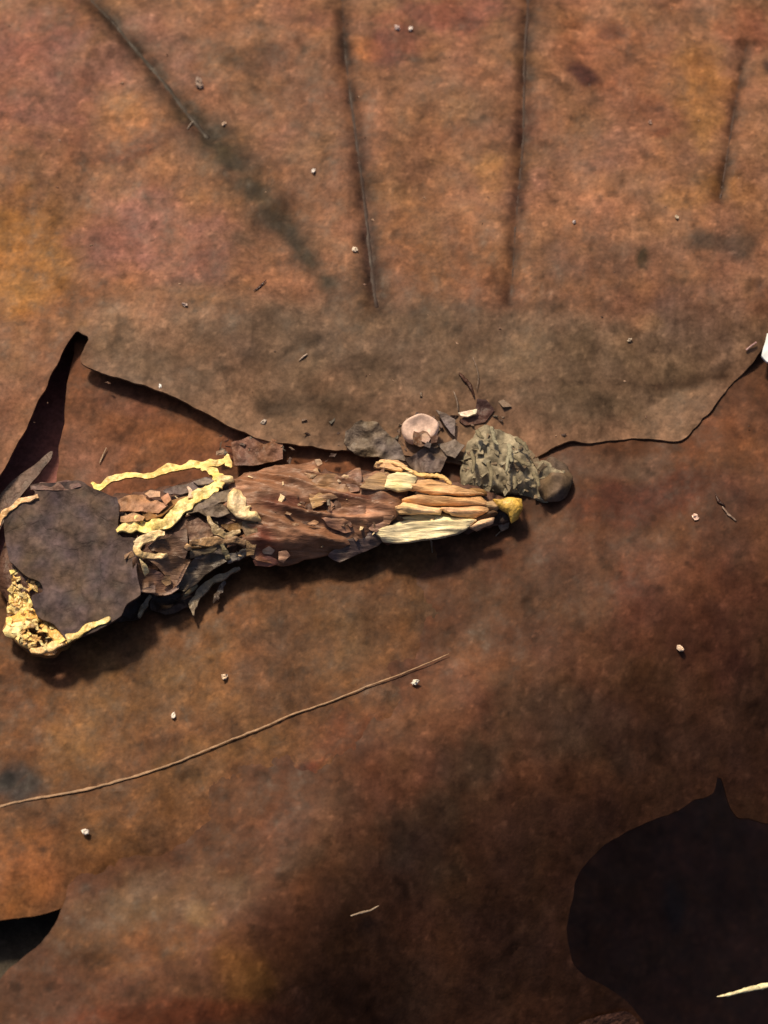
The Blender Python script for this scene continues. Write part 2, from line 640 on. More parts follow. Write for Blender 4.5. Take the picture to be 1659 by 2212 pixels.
def leaf(name, label, outline, hbase, hfull, base, patches, seed, mat, ragged=.012, thick=.018, cell=CELL, contrast=1.0,
         edge=None, amp=1.0, n=6, aniso=(1, 1), group='dead leaves of the litter', lines=(), extra=None, gain=1.0):
    P = smooth_outline(on(outline, hbase), n)[:, :2]
    c = P.mean(0)
    root = thing(name, label, 'leaf', (c[0], c[1], float(hbase(np.array([c[0]]), np.array([c[1]]))[0])), group)

    def hf(x, y, d):
        z = hfull(x, y) + relief(x, y, seed, amp)
        if edge:
            z = z + edge(x, y, d)
        return z
    sheet('blade', P, hf, lambda x, y, d: leaf_colour(x, y, base, patches, seed, hbase, contrast, aniso, lines, extra, gain), mat, cell, root, None, thick, ragged, seed)
    return root, hf


# upper leaf, its lower margin lifted over the others
outA = [(-700, -500), (300, -560), (1300, -560), (2300, -500), (2350, 200), (2050, 520), (1800, 650), (1665, 735), (1620, 790), (1575, 830), (1562, 850), (1520, 905),
        (1478, 946), (1440, 950), (1380, 944), (1320, 950), (1270, 958), (1230, 954), (1195, 964), (1150, 985), (1080, 1010),
        (980, 1000), (880, 985), (780, 975), (700, 968), (620, 960), (550, 946), (500, 925), (440, 893), (390, 867), (345, 846), (290, 832),
        (230, 812), (188, 797), (176, 780), (186, 752), (193, 738), (180, 728), (165, 722), (150, 745), (120, 805), (85, 870), (50, 940), (0, 1030), (-60, 1120),
        (-250, 1250), (-600, 1200), (-800, 500)]
patA = [
    (60, 160, 190, 230, 0, (146, 94, 78), .8), (300, 120, 150, 130, 20, (158, 112, 92), .7), (60, 560, 150, 190, 20, (168, 112, 58), .9),
    (330, 520, 210, 150, -20, (142, 94, 80), .8), (430, 400, 110, 70, -30, (160, 112, 76), .6), (260, 250, 70, 80, 10, (176, 118, 76), .8),
    (600, 190, 130, 90, 20, (118, 82, 62), .7), (560, 130, 90, 40, 10, (96, 66, 48), .6), (680, 330, 80, 130, 10, (138, 100, 78), .6),
    (500, 350, 52, 30, -52, (82, 66, 48), .95), (450, 300, 50, 22, -50, (92, 74, 54), .9), (555, 420, 55, 32, -50, (84, 66, 48), .9),
    (610, 490, 42, 24, -52, (104, 84, 62), .75), (655, 550, 50, 16, -62, (80, 66, 52), .9), (525, 520, 30, 26, 0, (96, 72, 56), .7),
    (745, 620, 60, 40, 0, (84, 62, 50), .7), (795, 105, 48, 34, -10, (190, 120, 72), .95), (860, 90, 60, 70, 0, (128, 76, 64), .7),
    (950, 30, 170, 60, 0, (140, 80, 66), .7), (900, 420, 120, 190, 0, (146, 100, 68), .7), (1010, 560, 170, 80, 0, (140, 92, 60), .6),
    (1060, 380, 40, 70, 0, (164, 116, 76), .8), (1000, 230, 80, 60, 0, (150, 108, 80), .6), (1170, 380, 30, 60, 0, (150, 104, 86), .7), (1170, 470, 46, 50, 0, (162, 108, 74), .7),
    (1330, 120, 160, 120, 0, (146, 90, 60), .7), (1265, 162, 44, 40, 0, (78, 46, 40), .95), (1330, 70, 40, 30, 0, (88, 56, 48), .6),
    (1510, 210, 90, 160, 0, (170, 116, 68), .85), (1600, 60, 70, 70, 0, (150, 92, 66), .7), (1520, 410, 110, 60, 0, (166, 112, 66), .8),
    (1400, 250, 70, 60, 0, (142, 88, 62), .6), (1300, 330, 90, 80, 0, (134, 92, 74), .6), (1420, 285, 24, 20, 0, (110, 62, 42), .8),
    (1570, 520, 95, 40, 4, (86, 66, 52), .92), (1395, 552, 20, 34, 8, (50, 42, 22), .95), (1260, 560, 150, 70, 0, (124, 86, 66), .7),
    (1655, 140, 22, 26, 0, (70, 50, 44), .8), (1650, 640, 50, 60, 0, (104, 62, 44), .8),
    (900, 760, 420, 120, 0, (112, 84, 64), .85), (300, 790, 170, 70, -15, (124, 94, 76), .8), (620, 720, 220, 60, 0, (116, 86, 68), .8),
    (480, 640, 160, 40, 0, (128, 92, 66), .6), (1300, 800, 260, 120, 0, (116, 86, 64), .85), (1480, 700, 130, 90, 0, (126, 88, 72), .8),
    (1395, 692, 38, 24, 0, (168, 116, 78), .9), (1250, 880, 150, 50, 0, (110, 84, 62), .8), (1140, 660, 200, 30, 0, (112, 74, 52), .6),
    (660, 730, 36, 26, 20, (80, 58, 46), .7), (700, 880, 170, 50, -8, (96, 72, 56), .7), (600, 880, 60, 40, 0, (78, 56, 44), .6), (1450, 560, 60, 50, 0, (142, 98, 78), .5),
    (1000, 690, 230, 26, 0, (106, 76, 56), .5), (200, 640, 160, 40, 20, (130, 84, 56), .7), (280, 330, 90, 26, 15, (112, 68, 50), .75), (700, 40, 60, 40, 0, (136, 86, 70), .6),
    (1655, 800, 30, 40, 0, (96, 44, 30), .8),
]


LINES_A = [(v[0], (w0 * 4.2 for w0 in v[1]), tuple(int(q0 * .66) for q0 in v[2]), 1.0) for v in VEINS_A]
LINES_A = [(a_, list(b_), c_, d_) for a_, b_, c_, d_ in LINES_A] + [
    ([(400, 240), (450, 295), (500, 350), (560, 425), (620, 500), (660, 555), (705, 606)], (26, 56, 70, 70, 54, 36, 24), (66, 52, 38), 1.0),
    ([(420, 280), (330, 303), (230, 318)], (14, 12, 8), (104, 68, 50), .7), ([(470, 662), (600, 668), (810, 672), (1000, 664), (1300, 650)], (10, 8, 12, 8, 8), (100, 70, 52), .6),
    ([(1050, 827), (1250, 827), (1430, 832)], (3, 4, 5), (88, 62, 46), .7), ([(1420, 832), (1500, 827), (1570, 812)], (12, 16, 10), (82, 50, 34), .85),
    ([(790, 420), (798, 520), (812, 664)], (12, 14, 18), (78, 52, 42), .8), ([(960, 262), (1050, 258), (1126, 256)], (5, 7, 7), (110, 78, 58), .6),
    ([(1460, 600), (1460, 740)], (5, 6), (96, 66, 52), .6), ([(560, 60), (600, 140), (640, 200)], (20, 26, 16), (106, 76, 58), .5)]


rs = np.random.RandomState(9)


def rungs(a, b, n, w, col, st):
    # small veins linking two side veins
    out = []
    A_, B_ = smooth_path(np.array(a, float), 6), smooth_path(np.array(b, float), 6)
    for k in range(n):
        t = (k + .2 + .6 * rs.rand()) / n
        p, q_ = A_[int(t * (len(A_) - 1))], B_[int(np.clip(t + .07 * rs.randn(), 0, 1) * (len(B_) - 1))]
        f = 1.0 if rs.rand() < .5 else .45 + .3 * rs.rand()
        m = (p + q_) / 2 + rs.randn(2) * 14
        e = p + (q_ - p) * f
        out.append(([tuple(p), tuple((p + m * f + e * (1 - f)) / 2 if f < 1 else m), tuple(e)], (w, w * .6), col, st))
    return out


V1, V2, V3, V4 = [v[0] for v in VEINS_A]
V4b = [(150, -50), (265, 75), (400, 240), (520, 380), (640, 520), (720, 640)]
LINES_A += rungs(V4b, V1, 9, 3.2, (104, 72, 52), .4) + rungs(V1, V2, 9, 3.2, (108, 72, 50), .4) + rungs(V2, V3, 8, 3, (108, 74, 50), .38) + rungs([(-60, 80), (40, 300), (60, 620)], V4b, 8, 3, (110, 72, 54), .35)
LINES_A += [([(812, 664), (818, 740), (800, 830)], (8, 3), (92, 66, 50), .5), ([(1113, 500), (1108, 590), (1100, 652)], (8, 5), (100, 68, 50), .6), ([(1556, 430), (1545, 540), (1530, 640)], (6, 4), (100, 70, 52), .5),
            ([(1100, 655), (1130, 760), (1120, 860)], (5, 2), (88, 62, 46), .4), ([(1460, 650), (1470, 760), (1440, 880)], (5, 2), (88, 62, 46), .4), ([(600, 668), (560, 760), (470, 830)], (5, 2), (92, 66, 50), .4)]


def bandA(x, y, c):
    # duller, greyer lower half of the leaf, beyond its midrib
    yb = 1.40 + .03 * np.sin(x * 2) + .12 * fbm(x, y, 1.6, 4, 222)
    w = sstep(.12, -.14, y - yb) * sstep(-2.25, -1.7, x) * .52
    m = c.mean(1, keepdims=True)
    tgt = m * np.array([1.46, .95, .57]) * 1.08
    return c * (1 - w[:, None]) + tgt * w[:, None]


def edgeA(x, y, d):
    # margin curls up a little on the left, lies flat on the right
    w = np.exp(-d / .10)
    return w * (.03 * sstep(.2, -1.2, x) - .01 * sstep(0., 1.5, x))


leafA, hA_all = leaf('oak_leaf', 'large mottled orange brown leaf with dark side veins filling the top half', outA, hA, hA_full, (146, 100, 72), patA, 11, M_LEAF, .012, .02, edge=edgeA, lines=LINES_A, extra=bandA)


def surfA(x, y):
    return hA_full(x, y)


def vein(root, pts, h0, wpx, colour, name='vein', mat=M_VEIN, lift=.1, flat=.35, seed=0, n=8, rough=.5):
    rsd = {'vein': 11}.get(name, 41) if root == leafA else (41 if pts[0][0] < 0 else 53)
    h = lambda x, y: h0(x, y) + relief(x, y, rsd)
    P = world_path(pts, h, n)
    R = np.array(wpx) * .003
    P[:, 2] = h(P[:, 0], P[:, 1]) + lift * R.mean() * flat
    return tube(name, P, R, alb(colour), mat, root, seg=8, flat=flat, rough=rough, seed=seed)


for k, (p, w, c) in enumerate(VEINS_A):
    vein(leafA, p, hA_full, [a * .9 for a in w], tuple(int(q0 * .72) for q0 in c), seed=k + 1, rough=.25, lift=-.7)

# leaf under the lifted margin, showing as a triangle
outC = [(170, 725), (158, 770), (146, 830), (138, 900), (130, 960), (126, 1010), (118, 1100), (110, 1190), (300, 1190), (600, 1130), (850, 1060), (800, 900), (500, 700), (250, 650)]
patC = [(200, 900, 60, 90, 0, (140, 92, 66), .8), (330, 930, 130, 70, -20, (142, 88, 56), .8), (200, 990, 80, 40, 0, (150, 104, 82), .7), (260, 860, 90, 40, -20, (118, 74, 56), .5), (520, 980, 70, 30, 0, (150, 92, 66), .6)]
leafC, _ = leaf('dead_leaf', 'rust brown leaf showing as a triangle under the lifted margin of the large leaf', outC, hC, hC, (134, 84, 56), patC, 23, M_LEAF, .01)

# deep leaf in the wedge-shaped gap at left
def hK(x, y):
    return -.22 + .04 * perlin(x, y, 3) - .10 * (x + 2.5)


leafK, _ = leaf('dead_leaf', 'dark plum brown leaf deep in the wedge gap at the left edge', [(-500, 800), (100, 560), (330, 640), (260, 1000), (220, 1420), (-100, 1560), (-500, 1450)], hK, hK,
                (150, 92, 82), [], 29, M_DARK, contrast=.6, gain=1.3)

# curled narrow scrap in the gap
def hS(x, y):
    return -.05 + .03 * perlin(x * 2, y * 2, 8)


leafS, _ = leaf('leaf_strip', 'narrow grey brown leaf strip leaning across the bottom of the wedge gap', [(104, 975), (112, 990), (60, 1050), (20, 1105), (-60, 1240), (-110, 1230), (-40, 1110), (40, 1030)], hS, hS,
                (120, 92, 78), [], 31, M_SCRAP, group=None, n=5)

# leaf with the pale midrib in front of the case
outD1 = [(-350, 1330), (-100, 1240), (60, 1210), (150, 1200), (400, 1140), (600, 1100), (850, 1060), (1000, 1060), (1040, 1120), (1042, 1200), (1030, 1290), (1010, 1370), (975, 1450), (925, 1530), (860, 1592), (790, 1640),
         (700, 1680), (620, 1690), (560, 1702), (500, 1745), (430, 1795), (370, 1838), (300, 1868), (230, 1884), (180, 1892), (155, 1905), (140, 1925), (131, 1952), (100, 1964), (50, 1976), (0, 1986), (-150, 2016), (-350, 2000), (-450, 1700)]
patD1 = [(300, 1500, 230, 110, 10, (122, 90, 60), .8), (740, 1340, 240, 90, 8, (100, 74, 54), .85), (80, 1480, 130, 60, 0, (98, 64, 44), .7), (600, 1450, 90, 110, 0, (84, 62, 48), .7), (150, 1560, 70, 90, 0, (136, 100, 66), .7),
         (40, 1690, 70, 50, -20, (60, 54, 54), .95), (20, 1680, 24, 26, 0, (36, 36, 38), .95), (30, 1880, 110, 90, 0, (158, 102, 62), .85), (200, 1830, 110, 60, 10, (122, 84, 50), .7), (780, 1600, 110, 70, 10, (112, 68, 50), .8),
         (650, 1670, 60, 24, 25, (96, 46, 32), .8), (860, 1480, 90, 60, 20, (104, 76, 60), .7), (450, 1640, 120, 50, 15, (112, 82, 52), .7), (90, 1835, 14, 8, 0, (72, 44, 24), .9), (640, 1690, 12, 14, 0, (84, 36, 26), .9),
         (950, 1330, 60, 90, 0, (92, 70, 54), .8), (320, 1345, 90, 30, 10, (104, 76, 54), .6)]
LINES_D1 = []
MR = [(0, 1742), (190, 1704), (320, 1668), (450, 1618), (580, 1566), (700, 1520), (850, 1462)]
for k, (mx, my) in enumerate(MR):
    LINES_D1.append(([(mx, my), (mx + 60, my - 70), (mx + 100, my - 170)], (3.5, 2), (90, 62, 42), .45))
    LINES_D1.append(([(mx, my), (mx + 80, my + 40), (mx + 130, my + 110)], (3.5, 2), (90, 60, 42), .4))
leafD1, hD1_all = leaf('dead_leaf', 'brown leaf in front of the case with a thin pale midrib across it', outD1, hD1, hD1, (114, 80, 54), patD1, 41, M_LEAF, .010, .004, gain=1.0, lines=LINES_D1, extra=lambda x, y, c: c * np.array([1.10, .97, .84]), edge=lambda x, y, d: -.060 * np.exp(-d / .30) * sstep(-2.5, -2.0, x))
vein(leafD1, [(-160, 1800), (-60, 1762), (0, 1742), (90, 1722), (190, 1704), (250, 1688), (320, 1668), (390, 1643), (450, 1618), (520, 1590), (580, 1566), (640, 1540), (700, 1520), (780, 1488), (850, 1462), (910, 1438), (970, 1412)],
     hD1, (1.9, 2.6, 2.2, 1.9, 1.7, .8), (190, 142, 100), 'midrib', seed=4, lift=-.25, flat=.3, rough=.9)

# big lower leaf, bent away from the sun so its shape gives the light's falloff
outD2 = [(760, 1180), (900, 1040), (1000, 960), (1100, 900), (1300, 800), (1500, 650), (1800, 500), (2300, 700), (2350, 1300), (2100, 1760), (1900, 1800), (1760, 1795), (1659, 1781), (1620, 1772), (1590, 1769), (1575, 1740), (1562, 1705), (1555, 1680), (1549, 1660),
         (1546, 1690), (1538, 1716), (1500, 1732), (1428, 1766), (1375, 1790), (1327, 1814), (1288, 1842), (1257, 1876), (1243, 1905), (1236, 1942), (1228, 1985), (1226, 2022), (1230, 2056), (1242, 2086), (1280, 2118), (1327, 2147), (1372, 2184), (1400, 2240),
         (1420, 2400), (1300, 2600), (500, 2650), (-100, 2500), (-130, 2300), (-50, 2180), (20, 2092), (55, 2062), (85, 2036), (108, 2004), (126, 1974), (136, 1945), (145, 1915), (170, 1870), (300, 1720), (500, 1500), (640, 1330)]
patD2 = [(1320, 1010, 170, 40, 5, (126, 92, 72), .8), (1560, 960, 130, 90, 30, (134, 82, 52), .8), (1400, 1080, 200, 50, 10, (104, 56, 40), .75), (1580, 1120, 60, 60, -40, (96, 60, 44), .7), (1250, 1240, 200, 120, 0, (110, 74, 54), .8),
         (1500, 1300, 200, 130, 0, (112, 66, 48), .8), (960, 1500, 80, 130, -60, (142, 92, 64), .8), (870, 1640, 140, 60, 25, (132, 84, 60), .7), (1000, 1640, 110, 80, 20, (86, 62, 46), .8), (920, 1800, 110, 90, 20, (80, 60, 46), .75), (650, 1850, 60, 60, 0, (82, 62, 46), .7),  # the two lighter patches paint in the sunlit ridge
         (1230, 1560, 200, 90, 0, (92, 68, 52), .6), (350, 1960, 200, 80, 10, (136, 100, 70), .8), (330, 1900, 60, 30, 20, (150, 112, 86), .7), (520, 2100, 60, 90, 0, (140, 92, 48), .8), (300, 2050, 160, 70, 0, (130, 84, 50), .7), (440, 1980, 40, 30, -30, (150, 116, 78), .7),
         (600, 2030, 130, 70, -20, (104, 66, 44), .7), (330, 2190, 260, 30, 6, (112, 58, 36), .8), (760, 2100, 140, 120, 0, (112, 70, 46), .7), (1240, 1440, 140, 50, 0, (118, 80, 58), .6), (700, 1760, 130, 50, 25, (128, 88, 66), .8), (1035, 1310, 24, 110, 5, (98, 66, 46), .6)]
def edgeD2(x, y, d):
    w = np.exp(-d / .12)
    return w * .02 * sstep(0, 2., x)


leafD2, hD2_all = leaf('dead_leaf', 'large reddish brown leaf bent down to dim it at lower right', outD2, hD2, hD2, (112, 72, 50), patD2, 53, M_LEAF2, .010, .018, edge=edgeD2, gain=.80)

# deep leaves seen through the gaps
def hN(x, y):
    return -4.0 + .08 * perlin(x * .8, y * .8, 61) - .32 * (x - 1.6) - .10 * (y + 2.5)


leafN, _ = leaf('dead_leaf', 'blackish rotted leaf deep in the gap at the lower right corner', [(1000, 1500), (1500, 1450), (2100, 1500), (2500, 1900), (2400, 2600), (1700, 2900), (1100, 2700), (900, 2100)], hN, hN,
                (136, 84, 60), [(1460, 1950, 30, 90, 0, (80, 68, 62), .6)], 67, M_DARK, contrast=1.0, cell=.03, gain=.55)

def hL(x, y):
    return -.30 + .05 * perlin(x, y, 71) + np.minimum(drop(x, y), 0)


leafL, _ = leaf('dead_leaf', 'dark grey brown leaf in the gap at the lower left edge', [(-500, 1850), (0, 1780), (350, 1850), (300, 2250), (-100, 2500), (-500, 2400)], hL, hL,
                (72, 60, 46), [], 73, M_DARK, contrast=.6, gain=1.0)

def hT(x, y):
    return hD2(x, y) + .05 + .5 * np.clip(.0 + (-3.0 - y), 0, .4)


leafT, _ = leaf('leaf_tip', 'small pale brown leaf tip poking in at the bottom edge', [(1262, 2204), (1310, 2192), (1352, 2186), (1368, 2196), (1385, 2230), (1420, 2360), (1340, 2400), (1240, 2320), (1240, 2230)], hT, hT,
                (128, 84, 62), [], 79, M_SCRAP, n=5, cell=.012)

# ------------------------------------------------------------------ crumbs: uncountable tiny bits
def crumbs(name, n, sampler, base, colours, smin, smax, seed, parent=None, mat=None, thin=(.3, .5)):
    rng = np.random.RandomState(seed)
    px = sampler(rng, n)
    P = on(px, base)
    Vs, Fs, Cs = [], [], []
    tmpl = np.array([(-1, -.6, 0), (.9, -.8, 0), (1.1, .5, 0), (-.7, .9, 0), (-.8, -.5, .7), (.7, -.4, .9), (.8, .4, .6), (-.5, .6, .8)])
    fc = [(3, 2, 1, 0), (4, 5, 6, 7), (0, 1, 5, 4), (1, 2, 6, 5), (2, 3, 7, 6), (3, 0, 4, 7)]
    for p in P:
        sz = smin + (smax - smin) * rng.rand()**2
        a = rng.rand() * 6.3
        t = tmpl * (1 + .35 * rng.randn(8, 1)) * np.array([1, .35 + .6 * rng.rand(), thin[0] + thin[1] * rng.rand()]) * sz
        tl = rng.randn() * .35
        t[:, 2] += t[:, 0] * tl
        x_, y_ = t[:, 0] * math.cos(a) - t[:, 1] * math.sin(a), t[:, 0] * math.sin(a) + t[:, 1] * math.cos(a)
        b0 = len(Vs)
        c = alb(colours[rng.randint(len(colours))]) * (.75 + .5 * rng.rand())
        for q_ in range(8):
            Vs.append((p[0] + x_[q_], p[1] + y_[q_], p[2] + t[q_, 2]))
            Cs.append(c)
        Fs += [tuple(b0 + v for v in f) for f in fc]
    o = mesh_obj(name, Vs, Fs, np.clip(np.array(Cs), .005, .8), mat or M_SCRAP, parent, smooth=False)
    o['kind'] = 'stuff'
    return o


# ------------------------------------------------------------------ the case
AX_PX = [(20, 1245), (90, 1230), (160, 1205), (300, 1160), (500, 1116), (700, 1102), (900, 1094), (1020, 1098), (1112, 1106)]
AX_R = [.24, .31, .33, .33, .30, .28, .235, .17, .07]
FLAT = .48
AX_W = np.array([at(p[0], p[1], r * FLAT + .01) for p, r in zip(AX_PX, AX_R)])
AX_R = np.array(AX_R)


def case_at(x):
    return np.interp(x, AX_W[:, 0], AX_W[:, 1]), np.interp(x, AX_W[:, 0], AX_W[:, 2]), np.interp(x, AX_W[:, 0], AX_R)


def hcase(x, y):
    yc, zc, r = case_at(x)
    t = np.clip(np.abs(y - yc) / r, 0, .985)
    return zc + FLAT * r * np.sqrt(1 - t * t) - np.clip(np.abs(y - yc) - r, 0, .12) * .6


case = thing('insect_case', 'tube shaped insect case of leaf scraps and pale wood chips lying on the leaves', 'insect case', tuple(at(600, 1110, 0.0)))

NA = 90
pp = np.array([np.interp(np.linspace(0, 1, NA), np.linspace(0, 1, len(AX_W)), AX_W[:, k]) for k in range(3)]).T
rr = np.interp(np.linspace(0, 1, NA), np.linspace(0, 1, len(AX_R)), AX_R)
tube('inner_tube', pp, rr * .90, alb((112, 74, 54)), M_SCRAP, case, seg=36, flat=FLAT, rough=.22, seed=3)


def flake(name, outline, T, colour, off=.02, mat=M_SCRAP, bulge=.0, curl=.0, crinkle=.012, cf=9, thick=.014, seed=0, ragged=.012, base=hcase, root=None, cell=.011,
          tilt=(0, 0), var=1.0, flat=None, grain=0.0, gang=0.0, n=1, label=None, grow=1.06):
    """a scrap lying on the case: outline from the plan, raised on the surface below"""
    pts = np.array(T(outline))
    pts = pts.mean(0) + (pts - pts.mean(0)) * grow
    hb = (lambda x, y: base(x, y) + off) if flat is None else (lambda x, y: flat(x, y) + off)
    P3 = smooth_outline(on(pts, hb), n)
    P = P3[:, :2]
    c = P.mean(0)
    ar = .5 * abs(float(np.sum(P[:, 0] * np.roll(P[:, 1], -1) - P[:, 1] * np.roll(P[:, 0], -1))))
    per = float(np.linalg.norm(P - np.roll(P, -1, 0), axis=1).sum())
    ext = 4 * ar / per * 1.2
    cell = max(.004, min(cell, ext / 6))
    ragged = min(ragged, ext * .06)
    crinkle = min(crinkle, ext * .12)
    cc = alb(colour)

    def hf(x, y, d):
        dmax = max(d.max(), 1e-4)
        t = np.clip(d / dmax, 0, 1)
        z = hb(x, y) + bulge * np.sqrt(np.clip(1 - (1 - t)**2, 0, 1)) + curl * np.exp(-d / .03)
        z = z + crinkle * (.7 * fbm(x, y, cf, 2, seed + 7) + 1.3 * (.4 - np.abs(perlin(x * cf * .8 + seed, y * cf * .8, seed + 9)) * 1.6)) + (x - c[0]) * tilt[0] + (y - c[1]) * tilt[1]
        if grain:
            u, v = (x * math.cos(gang) + y * math.sin(gang)), (-x * math.sin(gang) + y * math.cos(gang))
            z = z + grain * fbm(u * 1.5, v * 22, 1, 3, seed + 2)
        return z

    def cf_(x, y, d):
        k = np.exp(var * (.40 * fbm(x, y, 7, 3, seed + 1) + .22 * fbm(x, y, 24, 2, seed + 2)))
        if grain:
            u, v = (x * math.cos(gang) + y * math.sin(gang)), (-x * math.sin(gang) + y * math.cos(gang))
            k = k * np.exp(.30 * fbm(u * 1.2, v * 26, 1, 3, seed + 4))
        hue = (fbm(x, y, 6, 2, seed + 3) * var)[:, None]
        col = cc * k[:, None] * np.concatenate([1 + .06 * hue, 1 + 0 * hue, 1 - .25 * hue], 1)
        return np.clip(col, .006, .82)
    ob = sheet(name, P, hf, cf_, mat, cell, root if root is not None else case, None, thick, ragged, seed)
    if label:
        ob['label'] = label
    return ob


def strip(name, pts, T, wpx, colour, off=.02, flat=.5, mat=M_GOLD, base=hcase, root=None, seed=0, rough=.7, tw=0.0, n=7, zadd=None, seg=9, label=None):
    P = smooth_path(on(T(pts), lambda x, y: base(x, y) + off), n)
    if zadd is not None:
        P[:, 2] += np.interp(np.linspace(0, 1, len(P)), np.linspace(0, 1, len(zadd)), zadd)
    P[:, 2] += .008 * perlin(P[:, 0] * 14 + seed, P[:, 1] * 14, seed)
    ob = tube(name, P, np.array(wpx) * .0015, alb(colour), mat, root if root is not None else case, seg=seg, flat=flat, rough=rough, seed=seed, tw=tw)
    if label:
        ob['label'] = label
    return ob


def ribbon(name, pts, T, wpx, colour, off=.03, seed=0, mat=M_GOLD, crinkle=.03, label=None, **kw):
    kw.pop('flat', 0), kw.pop('rough', 0), kw.pop('tw', 0), kw.pop('zadd', 0)
    Q = smooth_path(np.array(T(pts), float), 5)
    t = np.gradient(Q, axis=0)
    t /= np.linalg.norm(t, axis=1)[:, None]
    nn = np.stack([-t[:, 1], t[:, 0]], -1)
    w = np.interp(np.linspace(0, 1, len(Q)), np.linspace(0, 1, len(wpx)), wpx) * .5
    i = np.cumsum(.15 + .5 * np.abs(perlin(np.arange(len(Q)) * .37, np.zeros(len(Q)) + seed, seed)))
    a = Q + nn * (w * (1 + .7 * perlin(i, i * 0 + seed, seed)))[:, None]
    b = Q - nn * (w * (1 + .7 * perlin(i, i * 0 + seed + 5.5, seed + 1)))[:, None]
    return flake(name, np.vstack([a, b[::-1]]), ID, colour, off, mat, crinkle=crinkle, cf=12, seed=seed, grow=1.0, cell=.008, ragged=0, thick=.02, curl=.004, bulge=.004, var=.9, label=label, **kw)


GOLD, PALE, TAN, PEACH, IVORY = (226, 170, 92), (250, 222, 150), (186, 142, 96), (214, 150, 106), (255, 216, 156)
# --- left end: dark disc with frayed golden rim
def zdisc(x, y):
    return .35 + .03 * (x + 2.0) + .10 * (y + .25) + .02 * perlin(x * 3, y * 3, 4)


flake('leaf_disc', [(85, 790), (130, 680), (230, 585), (390, 525), (335, 455), (420, 438), (600, 428), (800, 402), (900, 450), (1000, 492), (1150, 540), (1200, 575), (1205, 720), (1210, 880), (1240, 945), (1375, 965),
      (1402, 1100), (1385, 1250), (1390, 1400), (1420, 1515), (1285, 1605), (1230, 1720), (1140, 1785), (900, 1895), (720, 1945), (640, 1880), (560, 1800), (430, 1750), (375, 1650), (350, 1520), (455, 1480), (420, 1385), (300, 1330),
      (200, 1235), (140, 1170), (100, 1000)], W1, (100, 76, 64), 0, M_DISC, n=3, crinkle=.014, cf=5, thick=.022, flat=zdisc, curl=.012, seed=101, ragged=.010, var=1.2,
      label='dark slate brown leaf disc capping the wide end')


def zrim(x, y):
    return .17 + .04 * perlin(x * 4, y * 4, 12)


flake('rim_backing', [(150, 1195), (320, 1340), (520, 1480), (600, 1700), (750, 1850), (760, 1950), (690, 2040), (540, 2110), (420, 2140), (320, 2110), (220, 2040), (140, 1970), (40, 1900), (80, 1790), (80, 1650), (100, 1500), (110, 1350)], W1,
      (150, 100, 52), -.03, M_GOLD, flat=zrim, crinkle=.03, thick=.05, seed=103)
ledges = [
    ([(100, 1400), (130, 1215), (168, 1195), (300, 1330), (440, 1400), (460, 1482), (330, 1470), (220, 1490), (110, 1480)], (204, 168, 104), .045),
    ([(98, 1530), (220, 1472), (345, 1488), (335, 1545), (220, 1595), (100, 1612)], (255, 214, 130), .05),
    ([(76, 1655), (140, 1615), (300, 1550), (335, 1640), (300, 1690), (180, 1722), (78, 1722)], (255, 220, 138), .05),
    ([(66, 1765), (200, 1708), (350, 1690), (392, 1760), (300, 1800), (150, 1832), (66, 1842)], (246, 188, 100), .06),
    ([(36, 1900), (90, 1830), (260, 1800), (405, 1785), (360, 1852), (240, 1880), (150, 1972), (60, 1955)], (255, 218, 140), .08),
    ([(385, 1830), (500, 1785), (560, 1808), (640, 1905), (692, 1990), (690, 2040), (600, 2005), (500, 1960), (470, 1900)], (252, 196, 110), .08),
    ([(140, 1972), (260, 1948), (385, 1945), (372, 2060), (300, 2082), (210, 2040)], (255, 212, 136), .06),
    ([(300, 2085), (450, 2058), (600, 1990), (694, 2035), (540, 2112), (420, 2147), (330, 2122)], (255, 206, 136), .07),
]
for k, (p, c, o) in enumerate(ledges):
    flake('rim_ledge', p, W1, c, o, M_GOLD, bulge=.01, flat=zrim, crinkle=.04, cf=16, thick=.025, seed=110 + k, cell=.009, tilt=(.1, -.15))
ribbon('rim_strand', [(-90, 830), (-20, 770), (40, 700), (120, 625), (210, 562), (300, 540), (395, 510)], W1, (20, 13, 12, 9, 11, 8), (240, 186, 124), flat=.6, base=zdisc, off=.018, seed=121)
ribbon('rim_strand', [(690, 1995), (800, 1952), (900, 1870), (1020, 1822), (1145, 1778)], W1, (14, 11, 14, 12, 8), (255, 216, 132), flat=.7, base=zdisc, off=.015, seed=122)
flake('leaf_scrap', [(330, 440), (340, 400), (400, 410), (420, 370), (560, 375), (680, 340), (820, 360), (830, 410), (700, 440), (560, 450), (400, 450)], W1, (138, 98, 82), .01, flat=zdisc, crinkle=.015, seed=123)


def in_rim(rng, n):
    P_ = np.array(W1([(130, 1230), (300, 1380), (420, 1440), (330, 1500), (330, 1650), (420, 1800), (560, 1830), (680, 2000), (540, 2090), (420, 2120), (220, 2020), (60, 1900), (90, 1650), (110, 1400)]))
    out = []
    while len(out) < n:
        q_ = P_.min(0) + (P_.max(0) - P_.min(0)) * rng.rand(2)
        if sdf(q_[:1], q_[1:], P_)[0][0] > 0:
            out.append(q_)
    return np.array(out)


crumbs('rim_flakes', 80, in_rim, lambda x, y: zrim(x, y) + .085, [(255, 214, 130), (255, 200, 112), (255, 226, 156), (220, 160, 86), (250, 190, 110)], .012, .036, 127, case, M_GOLD, (.2, .3))
